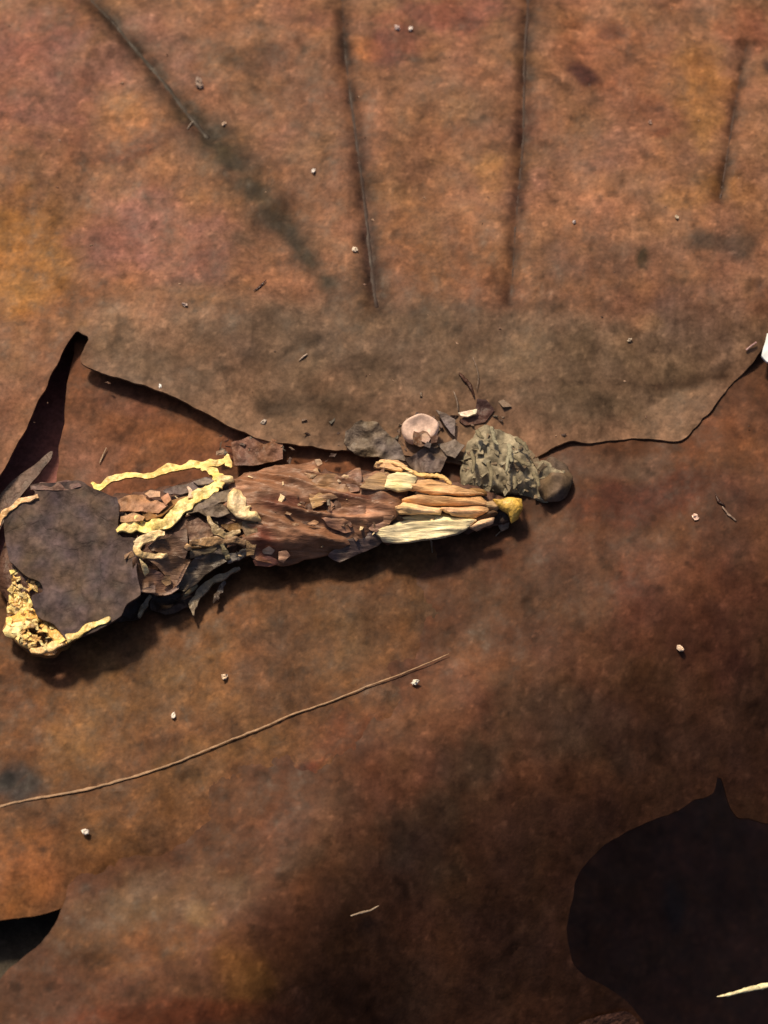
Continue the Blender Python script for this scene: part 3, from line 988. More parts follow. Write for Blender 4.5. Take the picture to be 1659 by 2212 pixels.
# --- golden fibres and peach scraps behind the disc
ribbon('straw_fibre', [(-95, 470), (-40, 520), (0, 505), (100, 440), (250, 405), (420, 412), (560, 362), (700, 330), (850, 302), (950, 308), (1080, 288), (1185, 268)], W2, (8, 13, 15, 13, 12, 15, 16, 15, 13, 15, 9), (255, 216, 132), off=.05, flat=.7, seed=131, zadd=(.05, .1, .12, .12, .1, .05, .02), tw=.15)
ribbon('straw_fibre', [(1180, 210), (1172, 250), (1190, 300), (1215, 330)], W2, (5, 11, 15, 5), (255, 214, 130), off=.05, seed=132)
ribbon('straw_fibre', [(930, 335), (1010, 352), (1075, 405), (1112, 465), (1095, 525)], W2, (10, 17, 20, 20, 14), (255, 220, 138), off=.05, seed=133)
flake('leaf_scrap', [(1070, 425), (1130, 405), (1220, 420), (1228, 458), (1150, 475), (1090, 465)], W2, (240, 204, 140), .06, M_GOLD, bulge=.02, seed=134)
ribbon('straw_fibre', [(140, 930), (230, 895), (320, 872), (450, 885), (580, 850), (670, 770), (770, 690), (850, 632), (950, 572), (1050, 522), (1105, 488)], W2, (8, 20, 27, 20, 28, 32, 30, 22, 24, 24, 12), (255, 222, 142), off=.04, flat=.45, seed=135, rough=.55)
ribbon('straw_fibre', [(835, 620), (830, 560), (800, 510)], W2, (10, 8, 5), (222, 176, 130), off=.04, seed=136)
peach = [
    ([(138, 665), (250, 620), (380, 588), (500, 640), (622, 690), (520, 750), (300, 742), (150, 742)], (206, 144, 100), .035),
    ([(400, 585), (450, 558), (545, 560), (542, 612), (450, 622)], (224, 168, 124), .05),
    ([(560, 625), (620, 580), (652, 640), (600, 690)], (200, 138, 104), .045),
    ([(185, 790), (300, 765), (400, 800), (380, 835), (250, 855), (180, 840)], (206, 150, 100), .03),
    ([(380, 745), (500, 750), (640, 650), (840, 600), (830, 640), (680, 690), (560, 790), (430, 830)], (150, 100, 52), .015),
    ([(580, 560), (700, 510), (830, 480), (960, 440), (1050, 452), (1000, 500), (870, 560), (750, 592), (640, 592)], (128, 102, 88), .02),
    ([(860, 470), (960, 440), (1050, 460), (1000, 490), (900, 500)], (158, 132, 118), .035),
    ([(818, 685), (950, 630), (1080, 580), (1190, 555), (1205, 640), (1050, 685), (950, 742), (820, 765)], (138, 112, 88), .02),
    ([(800, 860), (900, 825), (1000, 895), (1055, 960), (950, 1002), (825, 1005)], (142, 102, 76), .02),
    ([(900, 750), (1010, 700), (1120, 690), (1200, 760), (1080, 800), (980, 790)], (132, 106, 82), .025),
    ([(1110, 880), (1300, 855), (1322, 910), (1200, 938)], (130, 88, 42), .012),
    ([(1330, 820), (1440, 860), (1460, 1000), (1420, 1150), (1350, 1160), (1350, 1000), (1310, 900)], (168, 128, 86), .02),
    ([(840, 1060), (1040, 1040), (1150, 1060), (1170, 1150), (1000, 1130), (900, 1170), (830, 1180)], (128, 104, 82), .012),
]
for k, (p, c, o) in enumerate(peach):
    flake('leaf_scrap', p, W2, c, o + .01, crinkle=.016, cf=11, seed=140 + k, curl=.012)
flake('leaf_scrap', [(1178, 705), (1190, 590), (1240, 532), (1300, 538), (1352, 610), (1345, 700), (1395, 690), (1360, 740), (1435, 755), (1490, 828), (1400, 835), (1330, 815), (1270, 795), (1220, 750)], W2, (255, 216, 152), .07, M_GOLD, bulge=.03, crinkle=.02, seed=160, tilt=(0, -.1))
ribbon('leaf_rib', [(1000, 780), (1040, 880), (1090, 938), (1170, 965), (1295, 925)], W2, (9, 14, 15, 12, 7), (222, 178, 118), off=.06, flat=.5, seed=161, rough=.3)
ribbon('leaf_rib', [(820, 1035), (1000, 1022), (1200, 1005), (1345, 1030)], W2, (12, 17, 14, 12), (196, 146, 96), off=.05, flat=.5, seed=162, rough=.3)
ribbon('leaf_rib', [(1125, 1050), (1155, 1120), (1185, 1190)], W2, (10, 11, 10), (178, 152, 108), off=.05, seed=163)
ribbon('leaf_rib', [(1170, 1180), (1270, 1160), (1365, 1110)], W2, (18, 17, 8), (160, 138, 110), off=.03, flat=.5, seed=164)
ribbon('leaf_rib', [(835, 1075), (930, 1070), (1040, 1050)], W2, (5, 8, 5), (120, 84, 44), off=.04, seed=166)
flake('wood_chip', [(770, 1075), (800, 1045), (835, 1065), (840, 1090), (800, 1105)], W2, (250, 200, 146), .07, M_WOOD, bulge=.02, seed=167, cell=.007)

# --- pale curl, brown crumpled scraps and the ragged fringe
ribbon('pale_curl', [(590, 950), (520, 955), (430, 985), (350, 1050), (325, 1095), (380, 1140), (480, 1158), (560, 1155), (612, 1140)], W2, (9, 15, 19, 18, 16, 15, 11, 10, 5), IVORY, off=.10, flat=.6, seed=171, rough=.3)
brown = [
    ([(450, 1085), (520, 1040), (650, 980), (780, 900), (805, 1100), (760, 1205), (600, 1150), (480, 1120)], (120, 86, 64), .04),
    ([(430, 1185), (600, 1160), (780, 1200), (835, 1205), (745, 1330), (700, 1440), (560, 1290)], (168, 122, 88), .07),
    ([(300, 1190), (370, 1200), (440, 1290), (560, 1330), (640, 1400), (692, 1440), (600, 1532), (500, 1520), (370, 1460), (330, 1420), (305, 1320)], (142, 100, 76), .06),
    ([(350, 1495), (420, 1460), (500, 1440), (500, 1510), (430, 1505)], (190, 148, 120), .09),
    ([(560, 1520), (640, 1490), (720, 1440), (715, 1475), (650, 1520), (590, 1535)], (176, 134, 106), .09),
    ([(560, 1400), (600, 1340), (640, 1350), (650, 1420), (600, 1440)], (184, 138, 96), .09),
    ([(700, 1440), (760, 1330), (850, 1200), (960, 1110), (1100, 1050), (1150, 1140), (1190, 1210), (1060, 1290), (960, 1330), (880, 1420), (780, 1480)], (104, 84, 66), .02),
    ([(920, 1140), (1000, 1095), (1080, 1090), (1040, 1130), (960, 1150)], (150, 124, 92), .05),
    ([(700, 1450), (725, 1370), (800, 1220), (830, 1205), (790, 1300), (740, 1400)], (176, 128, 92), .10),
]
for k, (p, c, o) in enumerate(brown):
    flake('leaf_scrap', p, W2, c, o, M_WRAP, crinkle=.030, cf=7, seed=180 + k, curl=.015)
flake('wood_chip', [(355, 1190), (420, 1245), (445, 1300), (400, 1335), (380, 1280)], W2, (252, 208, 156), .12, M_WOOD, bulge=.03, seed=195, cell=.007)
ribbon('fringe_strip', [(858, 1710), (850, 1620), (925, 1510), (1020, 1405), (1150, 1335), (1290, 1268)], W2, (4, 16, 15, 12, 13, 6), (172, 142, 106), off=-.05, flat=.3, seed=201, rough=.3, zadd=(-.12, -.1, -.06, 0))
ribbon('fringe_strip', [(345, 1730), (400, 1620), (455, 1525)], W2, (5, 12, 9), (160, 134, 96), off=-.05, flat=.3, seed=202, zadd=(-.1, -.05, 0), rough=.3)
ribbon('fringe_strip', [(765, 1535), (830, 1485), (892, 1430)], W2, (5, 9, 6), (156, 128, 92), off=-.05, flat=.3, seed=203, rough=.3)
ribbon('fringe_strip', [(1040, 1600), (1075, 1540), (1100, 1480), (1160, 1400)], W2, (3, 11, 12, 6), (96, 74, 60), off=-.06, flat=.3, seed=204, zadd=(-.12, -.08, 0), rough=.3)
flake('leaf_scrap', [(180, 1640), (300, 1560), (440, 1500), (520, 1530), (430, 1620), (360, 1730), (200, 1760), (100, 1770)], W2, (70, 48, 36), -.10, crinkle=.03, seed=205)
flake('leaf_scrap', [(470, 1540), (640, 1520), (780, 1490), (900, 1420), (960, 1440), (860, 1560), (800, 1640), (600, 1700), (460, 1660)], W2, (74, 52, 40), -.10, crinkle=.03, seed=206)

# --- middle: reddish brown wrap
def wrap_col(x, y, d):
    P_ = [(300, 600, 260, 70, (150, 98, 66)), (430, 800, 200, 90, (112, 66, 50)), (760, 640, 120, 70, (172, 128, 90)), (1100, 760, 300, 40, (96, 56, 44)), (1080, 880, 260, 60, (176, 122, 92)), (300, 1120, 130, 120, (118, 62, 46)), (620, 1100, 170, 110, (154, 106, 78)), (860, 1040, 120, 70, (146, 96, 68))]
    c = np.tile(alb((144, 100, 74)), (len(x), 1))
    cen = on(W3([(p[0], p[1]) for p in P_]), hcase)
    for p, q_ in zip(P_, cen):
        k = .26455 * .003
        r = np.hypot((x - q_[0]) / (p[2] * k), (y - q_[1]) / (p[3] * k)) + .3 * fbm(x, y, 8, 3, 702)
        w = (1 - sstep(.4, 1.2, r))[:, None] * .9
        c = c * (1 - w) + alb(p[4]) * w
    k = 1.3 * np.exp(.3 * fbm(x * 3, y * 16, 1, 3, 703) + .3 * fbm(x, y, 14, 3, 704))
    return np.clip(c * k[:, None] * np.array([1.0, .93, .80]), .01, .8)


def wrap_h(x, y, d):
    f = 1 - np.abs(perlin(x * 1.3 + 2, y * 6.5 + x * 1.2, 705)) * 2.6
    return hcase(x, y) + .012 + .052 * f + .007 * fbm(x * 3, y * 20, 1, 2, 706) + .016 * fbm(x, y, 7, 2, 707) - .03 * np.exp(-d / .03)


wp = smooth_outline(on(W3([(60, 600), (220, 520), (440, 480), (690, 440), (760, 520), (900, 530), (1100, 560), (1300, 540), (1480, 600), (1450, 720), (1400, 860), (1300, 960), (1200, 1020), (1050, 1120), (900, 1170), (740, 1215), (560, 1255), (420, 1275), (240, 1262), (150, 1180), (60, 1100), (120, 980), (-20, 900), (-60, 790), (40, 720), (-10, 660)]), hcase), 3)[:, :2]
sheet('leaf_wrap', wp, wrap_h, wrap_col, M_WRAP, .0095, case, None, .016, .012, 701)
mid = [
    ([(640, 655), (760, 550), (880, 555), (965, 640), (972, 722), (850, 742), (780, 772), (690, 800)], (183, 133, 90), .04),
    ([(655, 740), (740, 700), (810, 740), (760, 790), (690, 825)], (208, 158, 103), .06),
    ([(680, 520), (720, 500), (745, 545), (680, 580), (660, 550)], (212, 162, 109), .05),
    ([(700, 440), (740, 425), (765, 455), (730, 478)], (219, 171, 126), .05),
    ([(765, 890), (900, 832), (1100, 810), (1330, 790), (1405, 850), (1250, 882), (1130, 972), (960, 1032), (820, 962)], (183, 125, 90), .045),
    ([(270, 1170), (330, 1145), (375, 1165), (350, 1190), (290, 1190)], (255, 215, 168), .07),
    ([(410, 1180), (470, 1170), (500, 1210), (450, 1275), (410, 1260)], (206, 147, 109), .06),
    ([(200, 1250), (330, 1215), (420, 1260), (330, 1290), (220, 1285)], (179, 109, 88), .03),
    ([(1145, 985), (1250, 890), (1355, 880), (1310, 960), (1210, 1025), (1160, 1005)], (188, 133, 96), .04),
    ([(815, 1205), (960, 1080), (1100, 990), (1200, 1010), (1265, 1060), (1220, 1130), (1050, 1200), (920, 1255)], (94, 76, 71), .0),
    ([(1000, 1140), (1060, 1110), (1100, 1140), (1060, 1180)], (132, 114, 105), .02),
    ([(890, 600), (940, 560), (985, 565), (960, 600), (900, 615)], (255, 219, 168), .07),
    ([(640, 945), (700, 920), (740, 935), (690, 965)], (212, 153, 109), .07),
    ([(980, 530), (1070, 500), (1090, 580), (1060, 680), (990, 690), (960, 620)], (168, 118, 88), .05),
]
for k, (p, c, o) in enumerate(mid):
    flake('leaf_scrap', p, W3, tuple(.75 * np.array(c) + .25 * np.array((150, 106, 78))), o * .6 + .012, M_WRAP, crinkle=.022, cf=8, seed=220 + k, curl=-.01, grain=.022, gang=.06, n=1, thick=.008, ragged=.02)

# --- right: bundle of pale wood chips and the narrow mouth
chips = [
    ([(1080, 672), (1130, 600), (1200, 545), (1300, 522), (1330, 600), (1300, 690), (1180, 690)], W3, (200, 152, 104), .05, -.1),
    ([(135, 802), (190, 758), (300, 762), (375, 800), (330, 832), (200, 818)], W4, (240, 190, 136), .07, -.1),
    ([(215, 960), (240, 880), (300, 835), (385, 832), (432, 890), (400, 965), (310, 985)], W4, (255, 230, 172), .09, .1),
    ([(370, 962), (430, 912), (560, 912), (700, 934), (850, 970), (925, 1012), (780, 1018), (600, 1012), (480, 988)], W4, (246, 190, 132), .06, -.15),
    ([(420, 985), (520, 985), (540, 1015), (440, 1018)], W4, (70, 44, 26), .03, 0),
    ([(340, 1052), (480, 1018), (700, 1024), (900, 1028), (955, 1060), (930, 1092), (700, 1088), (450, 1078)], W4, (236, 180, 122), .06, -.05),
    ([(298, 1105), (350, 1050), (480, 1080), (625, 1102), (605, 1142), (430, 1142), (325, 1142)], W4, (250, 200, 142), .08, -.1),
    ([(625, 1112), (800, 1088), (950, 1072), (962, 1130), (860, 1172), (700, 1162)], W4, (240, 186, 134), .07, .1),
    ([(150, 1278), (270, 1230), (330, 1168), (480, 1152), (680, 1168), (855, 1200), (780, 1272), (640, 1322), (400, 1358), (215, 1338)], W4, (255, 230, 176), .06, .08),
    ([(480, 1150), (680, 1145), (850, 1180), (860, 1205), (700, 1185), (540, 1170)], W4, (180, 130, 66), .05, -.05),
    ([(830, 1248), (900, 1200), (1005, 1178), (995, 1222), (880, 1262)], W4, (240, 192, 146), .06, .2),
    ([(855, 1192), (1000, 1118), (1035, 1140), (960, 1192), (870, 1222)], W4, (112, 76, 46), .06, .3),
    ([(940, 1065), (1010, 1050), (1060, 1080), (1020, 1120), (960, 1125)], W4, (212, 164, 108), .05, 0),
    ([(765, 1000), (860, 955), (930, 975), (960, 1005), (880, 1015)], W4, (176, 124, 70), .045, -.1),
]
for k, (p, T, c, o, a) in enumerate(chips):
    low = k in (8, 9, 10)
    flake('wood_chip', p, T, c, .012 * (k % 3) if low else o * .7 + .015, M_WOOD, flat=(lambda x, y: .225 + .15 * (y - .05)) if low else None, bulge=.02, crinkle=.010, cf=6, grain=.030, gang=a, tilt=(0, -.1) if low else (0, -.2), thick=.025, seed=260 + k, var=.5, cell=.008, ragged=.010)
strip('wood_chip', [(405, 838), (470, 868), (560, 870), (640, 888), (695, 932)], W4, (7, 10, 9, 11, 5), (246, 196, 122), off=.07, seed=280, mat=M_WOOD)
strip('wood_chip', [(150, 780), (250, 770), (360, 815), (420, 850)], W4, (5, 8, 8, 5), (246, 200, 140), off=.10, seed=281, mat=M_WOOD)
flake('mouth_chip', [(1005, 1050), (1100, 1030), (1200, 1044), (1213, 1100), (1182, 1172), (1130, 1205), (1112, 1140), (1040, 1082)], W4, (232, 184, 84), .07, M_GOLD, bulge=.04, thick=.03, seed=283, cell=.008, label='yellow chip at the narrow mouth')
flake('leaf_scrap', [(1035, 1225), (1120, 1190), (1105, 1250), (1060, 1275)], W4, (150, 116, 84), -.02, seed=284, cell=.008)
flake('leaf_scrap', [(1010, 1150), (1035, 1080), (1075, 1100), (1110, 1145), (1130, 1200), (1060, 1210), (1000, 1210)], W4, (48, 28, 20), .02, seed=285, cell=.008)  # dark flake put in for the shade inside the mouth hole
for k, p in enumerate([[(545, 1320), (552, 1350), (560, 1385)], [(970, 1325), (1010, 1295), (1060, 1270)]]):
    strip('silk_thread', p, W4, (3, 4, 2), (150, 120, 90), off=-.03, seed=290 + k, zadd=(0, -.03, -.1) if k == 0 else (-.1, -.05, 0), seg=6)

# ------------------------------------------------------------------ scraps, seed husk and lichen behind the case
def gA(x, y):
    return np.maximum(hA_full(x, y) + relief(x, y, 11), hD2(x, y) + relief(x, y, 53)) + .004


def scrap(name, label, outline, T, colour, off=.015, seed=0, base=gA, cat='leaf scrap', group=None, mat=M_SCRAP, **kw):
    pts = np.array(T(outline))
    c = on([pts.mean(0)], base)[0]
    root = thing(name, label, cat, tuple(c), group)
    flake(kw.pop('part', 'flake'), outline, T, colour, off, mat, base=base, root=root, seed=seed, **kw)
    return root


scrap('leaf_scrap', 'grey holed leaf scrap standing on the large leaf left of the round husk', [(-60, 560), (0, 495), (60, 488), (150, 500), (230, 568), (310, 640), (362, 752), (250, 745), (100, 705), (0, 690), (-70, 640)], W4, (132, 108, 86), .05, 301, crinkle=.04, tilt=(0, .15))
scrap('leaf_scrap', 'dull grey leaf scrap between the round husk and the pale chips', [(365, 755), (450, 690), (600, 640), (652, 730), (605, 842), (480, 832), (400, 792)], W4, (122, 96, 80), .05, 302, crinkle=.03)
scrap('leaf_scrap', 'small tan leaf scrap tucked against the left side of the lichen', [(600, 640), (720, 612), (785, 650), (720, 742), (660, 722)], W4, (142, 116, 92), .07, 303, crinkle=.02)
scrap('leaf_scrap', 'thin upright grey leaf sliver above the gap right of the round husk', [(590, 395), (660, 428), (722, 468), (715, 575), (690, 560), (655, 515)], W4, (142, 116, 96), .05, 304, crinkle=.02, cell=.008)
scrap('leaf_scrap', 'bright whitish sliver above the lichen', [(750, 412), (800, 404), (878, 392), (872, 416), (812, 438), (770, 432)], W4, (255, 226, 200), .05, 305, crinkle=.006, cell=.006, ragged=.003)
scrap('leaf_scrap', 'dark red brown leaf scrap beside the whitish sliver', [(872, 400), (885, 325), (945, 328), (1000, 395), (940, 485), (860, 490), (800, 500), (760, 470), (800, 440)], W4, (92, 56, 44), .012, 306)
scrap('leaf_scrap', 'orange brown leaf scrap on the large leaf above the golden fibres', [(30, 300), (180, 250), (320, 270), (420, 300), (430, 430), (300, 460), (200, 480), (60, 470)], W3, (150, 100, 72), .012, 307, crinkle=.02)
for k, (nm, lb, pts, w, c) in enumerate([
        ('plant_hair', 'fine pale hair curving down above the lichen', [(850, 10), (880, 90), (892, 170), (876, 250)], (2, 2.5, 2, 1.5), (140, 110, 86)),
        ('plant_sliver', 'curved dark brown sliver above the whitish sliver', [(752, 125), (790, 170), (830, 215), (862, 300)], (4, 9, 9, 3), (86, 50, 34)),
        ('plant_hair', 'short pale stem standing left of the whitish sliver', [(712, 260), (735, 330), (745, 400)], (3, 4, 3), (150, 120, 94))]):
    c0 = on(W4([pts[0]]), gA)[0]
    r = thing(nm, lb, 'plant fibre', tuple(c0))
    strip('fibre', pts, W4, w, c, off=.012, base=gA, root=r, seed=311 + k, mat=M_SCRAP, seg=6, rough=.3)

# round husk: a shallow cup with a folded kernel
hc = on(W4([(472, 578)]), gA)[0]
husk = thing('seed_husk', 'round pale pinkish seed husk with a folded kernel behind the case', 'seed husk', tuple(hc))
RX, RY = 134 * .29762 * .003, 96 * .29762 * .003 * 1.06
ns, nr = 40, 14
V, F, C = [], [], []
prof = [(0.0, .05), (.12, .05), (.25, .05), (.38, .052), (.5, .056), (.62, .062), (.74, .068), (.84, .07), (.92, .066), (.98, .05), (1.0, .03), (.97, .008), (.9, -.01), (.5, -.02)]
for i, (rr_, zz) in enumerate(prof):
    for k in range(ns):
        a = 2 * math.pi * k / ns
        wob = 1 + .05 * math.sin(2 * a + .6) + .03 * math.sin(5 * a) + (.06 * math.cos(a - 4.2))
        V.append((hc[0] + RX * rr_ * wob * math.cos(a), hc[1] + RY * rr_ * wob * math.sin(a), hc[2] + .06 + zz + .035 * math.sin(a) * rr_))
        C.append(alb((238, 200, 176)) * (1 + .12 * math.sin(3 * a + i)))
for i in range(len(prof) - 1):
    for k in range(ns):
        F.append((i * ns + k, (i + 1) * ns + k, (i + 1) * ns + (k + 1) % ns, i * ns + (k + 1) % ns))
mesh_obj('shell', V, F, np.array(C), M_VEIN, husk)
hz = lambda x, y: np.full(np.shape(x), hc[2] + .105)
flake('kernel', [(425, 640), (420, 590), (430, 530), (470, 530), (520, 555), (545, 590), (600, 570), (585, 620), (530, 640), (470, 660)], W4, (120, 80, 56), .012, base=hz, root=husk, seed=322, cell=.006, ragged=.003, crinkle=.02)
flake('kernel', [(480, 620), (485, 570), (515, 555), (540, 600), (525, 640)], W4, (214, 164, 128), .03, base=hz, root=husk, seed=323, cell=.006, ragged=.003)
flake('kernel', [(495, 655), (520, 625), (550, 640), (540, 670)], W4, (92, 74, 70), .035, base=hz, root=husk, seed=324, cell=.006, ragged=.003)

# lichen tuft
lc = on(W4([(1080, 860)]), gA)[0]
lich = thing('lichen_tuft', 'grey green lichen tuft behind the narrow end of the case', 'lichen', tuple(lc))
out_l = np.array(W4([(752, 790), (800, 630), (860, 545), (960, 522), (1040, 535), (1180, 575), (1280, 660), (1305, 755), (1400, 740), (1480, 765), (1545, 850), (1560, 920), (1490, 1020), (1380, 1055), (1250, 1010), (1000, 985), (830, 960), (760, 930)]))
LP = smooth_outline(on(out_l, gA), 3)[:, :2]


def hl(x, y, d):
    return gA(x, y) + .16 * (1 - np.exp(-d / .10)) + .05 * fbm(x, y, 5, 2, 331) + .022 * (ridged(x, y, 9, 2, 332) - 1) - .01


def lcol(x, y, d):
    k = np.exp(.5 * fbm(x, y, 9, 3, 333) + .3 * fbm(x, y, 25, 2, 334))
    mixb = sstep(1.05, 1.35, x)[:, None]
    return np.clip((alb((174, 150, 114)) * (1 - mixb) + alb((122, 94, 68)) * mixb) * k[:, None], .01, .8)


sheet('cushion', LP, hl, lcol, M_MOSS, .011, lich, None, .03, .02, 335)

def in_lichen(rng, n):
    out = []
    while len(out) < n:
        q_ = out_l.min(0) + (out_l.max(0) - out_l.min(0)) * rng.rand(2)
        if sdf(q_[:1], q_[1:], out_l)[0][0] > 2:
            out.append(q_)
    return np.array(out)


crumbs('lobes', 130, in_lichen, lambda x, y: hl(x, y, sdf(x, y, LP)[0].clip(0, None)) - .012, [(174, 150, 114), (162, 138, 104), (184, 162, 126), (146, 118, 88)], .016, .04, 333, lich, M_MOSS, (.25, .3))
for k, pts in enumerate([[(985, 520), (1000, 570), (1010, 620), (1040, 650)], [(1110, 640), (1120, 700), (1105, 760), (1095, 840)], [(1135, 770), (1115, 720), (1125, 650)], [(880, 540), (900, 580), (930, 600)], [(840, 700), (860, 760), (850, 850)],
                         [(1160, 600), (1220, 640), (1250, 690)], [(1150, 730), (1220, 780), (1270, 800)], [(1150, 880), (1160, 930), (1150, 970)], [(960, 780), (985, 850), (980, 950)], [(1290, 850), (1320, 900), (1330, 950)]]):
    strip('pale_lobe', pts, W4, (8, 11, 9, 5), (186, 166, 126) if k < 3 else (154, 132, 96), off=.0, base=lambda x, y: gA(x, y) + .17, root=lich, seed=340 + k, mat=M_MOSS, seg=7, rough=.5)

flake('knob', [(1395, 765), (1460, 755), (1530, 810), (1568, 890), (1545, 970), (1480, 1035), (1400, 1062), (1345, 1000), (1325, 900), (1345, 810)], W4, (126, 98, 72), .03, M_MOSS, bulge=.07, crinkle=.06, cf=7, base=gA, root=lich, seed=360, n=3, label='rounded brown knob at the end of the tuft')

# ------------------------------------------------------------------ sand grains, chips and fibres strewn over the leaves
def top(x, y):
    return np.maximum(np.maximum(hA_full(x, y) * (y > .2) + -9 * (y <= .2), hD1(x, y)), hD2(x, y)) + .01


def topD(x, y):
    return np.where(x < .45, hD1(x, y) + relief(x, y, 41), hD2(x, y) + relief(x, y, 53)) + .003


grains = [
    (345, 838, 7, (255, 250, 240), gA, 'white sand grain near the lifted margin of the large leaf'), (677, 370, 6, (255, 240, 225), gA, 'white sand grain left of the second dark vein'),
    (768, 541, 7, (250, 226, 196), gA, 'pale sand grain beside the dark foot of the second vein'), (858, 62, 7, (240, 214, 200), gA, 'left of two pale grains near the top edge'), (887, 64, 6, (255, 236, 220), gA, 'right of two pale grains near the top edge'),
    (897, 1475, 8, (255, 244, 220), topD, 'white sand grain just below the pale midrib'), (1470, 1402, 8, (250, 214, 180), topD, 'pale grain alone on the lower right leaf'), (1501, 1118, 8, (250, 206, 180), topD, 'pinkish grain right of the narrow end of the case'),
    (486, 1462, 8, (240, 206, 170), topD, 'pale oval grain above the pale midrib'), (375, 1547, 7, (255, 236, 214), topD, 'white grain a little above the middle of the midrib'), (184, 1797, 8, (255, 240, 220), topD, 'white grain below the midrib at lower left'),
    (432, 184, 14, (196, 158, 128), gA, 'dull pale chip beside the diagonal dark stain'), (400, 660, 6, (214, 176, 150), gA, 'small pale grain above the point of the wedge gap'), (1405, 865 - 600, 5, (200, 150, 120), gA, 'small tan grain right of the round dark spot'),
    (484, 268, 6, (226, 190, 160), gA, 'small pale grain on the upper edge of the diagonal stain'), (570, 912, 6, (220, 190, 160), gA, 'small pale grain beside the lifted margin near the case'), (1240, 480, 5, (220, 190, 170), gA, 'small pale grain right of the third dark vein'),
    (1462, 470, 6, (214, 180, 140), gA, 'small tan grain above the dark olive patch'), (1360, 735, 5, (210, 176, 140), gA, 'small tan grain under the orange blotch'),
]
for k, (px, py, r, c, h, lb) in enumerate(grains):
    c0 = on([(px, py)], h)[0]
    R = r * .003 * .9
    V = []
    rng = np.random.RandomState(400 + k)
    nl, nk = 5, 7
    jit = 1 + .25 * rng.randn(nl, nk)
    ang = rng.rand() * 3
    for i in range(nl):
        ph = math.pi * (i + .5) / nl
        for j in range(nk):
            a = 2 * math.pi * j / nk
            x_, y_, z_ = math.sin(ph) * math.cos(a) * 1.15, math.sin(ph) * math.sin(a) * .8, math.cos(ph) * .7
            x_, y_ = x_ * math.cos(ang) - y_ * math.sin(ang), x_ * math.sin(ang) + y_ * math.cos(ang)
            V.append(c0 + np.array([x_, y_, z_ + .45]) * R * jit[i, j])
    F = [(i * nk + j, (i + 1) * nk + j, (i + 1) * nk + (j + 1) % nk, i * nk + (j + 1) % nk) for i in range(nl - 1) for j in range(nk)]
    F += [tuple(range(nk)), tuple(range((nl - 1) * nk, nl * nk))[::-1]]
    me = bpy.data.meshes.new('sand_grain')
    me.from_pydata([tuple(v - c0) for v in V], [], F)
    ca_ = me.color_attributes.new('Col', 'FLOAT_COLOR', 'POINT')
    for q_ in ca_.data:
        q_.color = (*alb(c), 1)
    me.materials.append(M_WHITE)
    o = bpy.data.objects.new('sand_grain', me)
    COL.objects.link(o)
    o.location = c0
    tag(o, lb, 'sand grain', 'sand grains scattered on the leaves')

fibres = [
    ([(1549, 2153), (1580, 2147), (1620, 2136), (1660, 2128), (1740, 2105)], (3, 8, 11, 13, 12), (240, 222, 170), lambda x, y: np.full(np.shape(x), -1.5), 'straw_blade', 'pale straw blade over the dark gap at the lower right corner', 'straw'),
    ([(758, 1978), (780, 1971), (800, 1966), (818, 1957)], (3, 5, 4, 2), (196, 160, 124), topD, 'plant_fibre', 'short pale fibre low on the shaded leaf', 'plant fibre'),
    ([(215, 1000), (222, 985), (230, 968)], (2, 4, 2), (206, 162, 120), lambda x, y: hC(x, y) + .012, 'plant_fibre', 'short pale splinter on the rust brown triangle leaf', 'plant fibre'),
    ([(646, 778), (656, 770), (664, 764)], (2, 5, 2), (196, 158, 128), gA, 'plant_fibre', 'short pale splinter on the large leaf above the case', 'plant fibre'),
    ([(1545, 1065), (1552, 1082), (1566, 1092)], (2, 8, 3), (70, 40, 26), topD, 'plant_fibre', 'dark strip in place of a slit in the leaf at right', 'plant fibre'),  # dark strip added in place of the open slit in the leaf
    ([(1560, 1095), (1575, 1112), (1590, 1125)], (3, 6, 3), (140, 106, 82), topD, 'plant_fibre', 'dull tan sliver below the dark strip at right', 'plant fibre'),
    ([(405, 278), (412, 268), (418, 262)], (2, 3, 1), (176, 146, 120), gA, 'plant_fibre', 'tiny pale fibre lying on the diagonal stain', 'plant fibre'),
    ([(548, 628), (560, 620), (575, 605)], (2, 5, 2), (72, 40, 34), gA, 'plant_fibre', 'small dark hooked sliver left of the foot of the second vein', 'plant fibre'),
    ([(1612, 756), (1622, 748), (1634, 740)], (4, 5, 3), (206, 150, 136), gA, 'plant_fibre', 'pinkish splinter beside the white glint flake at the right edge', 'plant fibre'),
]
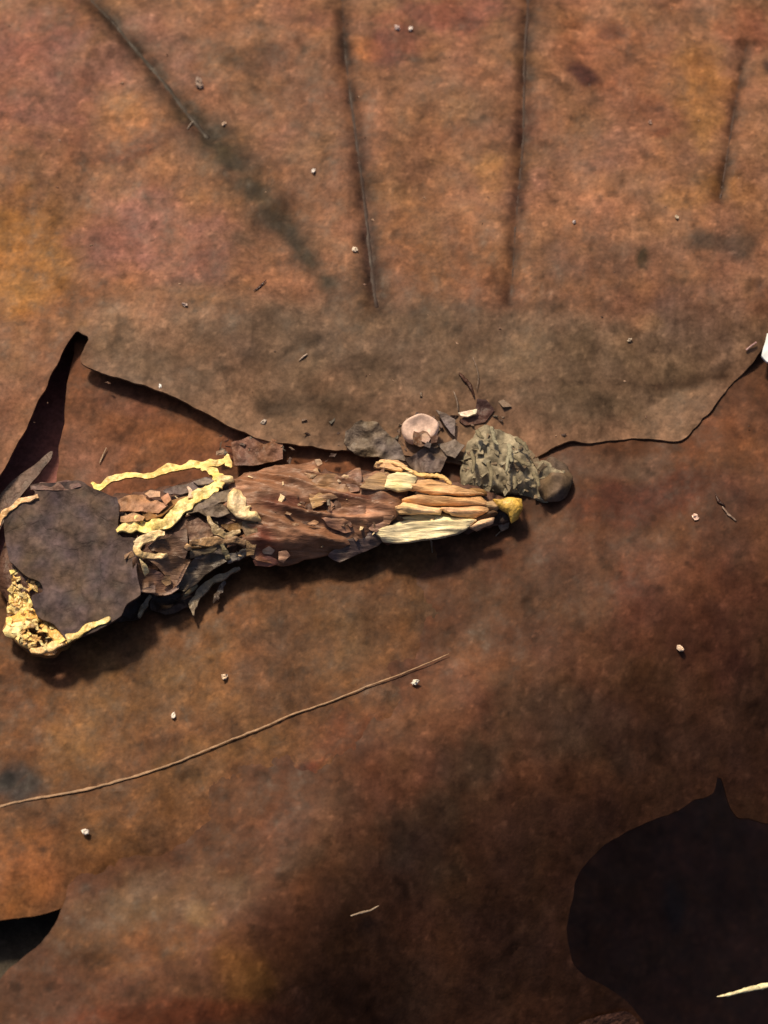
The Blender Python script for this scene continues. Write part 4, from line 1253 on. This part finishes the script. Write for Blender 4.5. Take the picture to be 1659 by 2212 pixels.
for k, (p, w, c, h, nm, lb, ct) in enumerate(fibres):
    r = thing(nm, lb, ct, tuple(on([p[0]], h)[0]))
    strip('fibre', p, ID, w, c, off=.006, base=h, root=r, seed=450 + k, mat=M_GOLD, seg=7, rough=.4, flat=.6)

scrap('glint_flake', 'white flake standing in for a water glint at the right edge', [(1660, 712), (1654, 735), (1650, 752), (1646, 772), (1656, 785), (1690, 790), (1710, 750), (1700, 715)], ID, (255, 255, 255), .05, 470, cat='painted glint', mat=M_WHITE, crinkle=.006, cell=.008, var=.1, thick=.02, part='shell', tilt=(0, -.5))  # white flake, no shell: paints in the sky's glint on water

def on_case(rng, n):
    t = rng.rand(n)
    x = 270 + 700 * t
    yc = np.interp(x, [p[0] for p in AX_PX], [p[1] for p in AX_PX])
    hw = np.interp(x, [270, 500, 700, 970], [95, 92, 88, 60])
    return np.stack([x, yc + hw * (rng.rand(n) * 2 - 1)], -1)


crumbs('crumbs', 90, on_case, lambda x, y: hcase(x, y) + .03, [(176, 130, 92), (120, 78, 56), (96, 66, 52), (206, 164, 118), (150, 104, 74), (240, 208, 160), (130, 108, 86)], .008, .034, 601, case)


def behind(rng, n):
    x = 470 + 620 * rng.rand(n)
    y = np.interp(x, [470, 620, 760, 900, 1090], [955, 945, 935, 925, 900]) + rng.randn(n) * 26 + 10
    return np.stack([x, y], -1)


c1 = crumbs('leaf_crumbs', 70, behind, gA, [(130, 98, 74), (104, 76, 60), (86, 60, 48), (160, 124, 94), (120, 104, 84)], .008, .034, 602)
tag(c1, 'crumbled bits of leaf strewn along the far side of the case', 'leaf crumbs')


def anywhere(rng, n):
    return np.stack([-100 + 1860 * rng.rand(n), -100 + 1060 * rng.rand(n)], -1)


c2 = crumbs('leaf_dust', 160, anywhere, lambda x, y: hA_full(x, y) + relief(x, y, 11) - .002, [(150, 108, 82), (110, 74, 54), (90, 62, 48), (186, 140, 104)], .004, .013, 603)
tag(c2, 'fine leaf dust sprinkled over the large upper leaf', 'leaf dust')
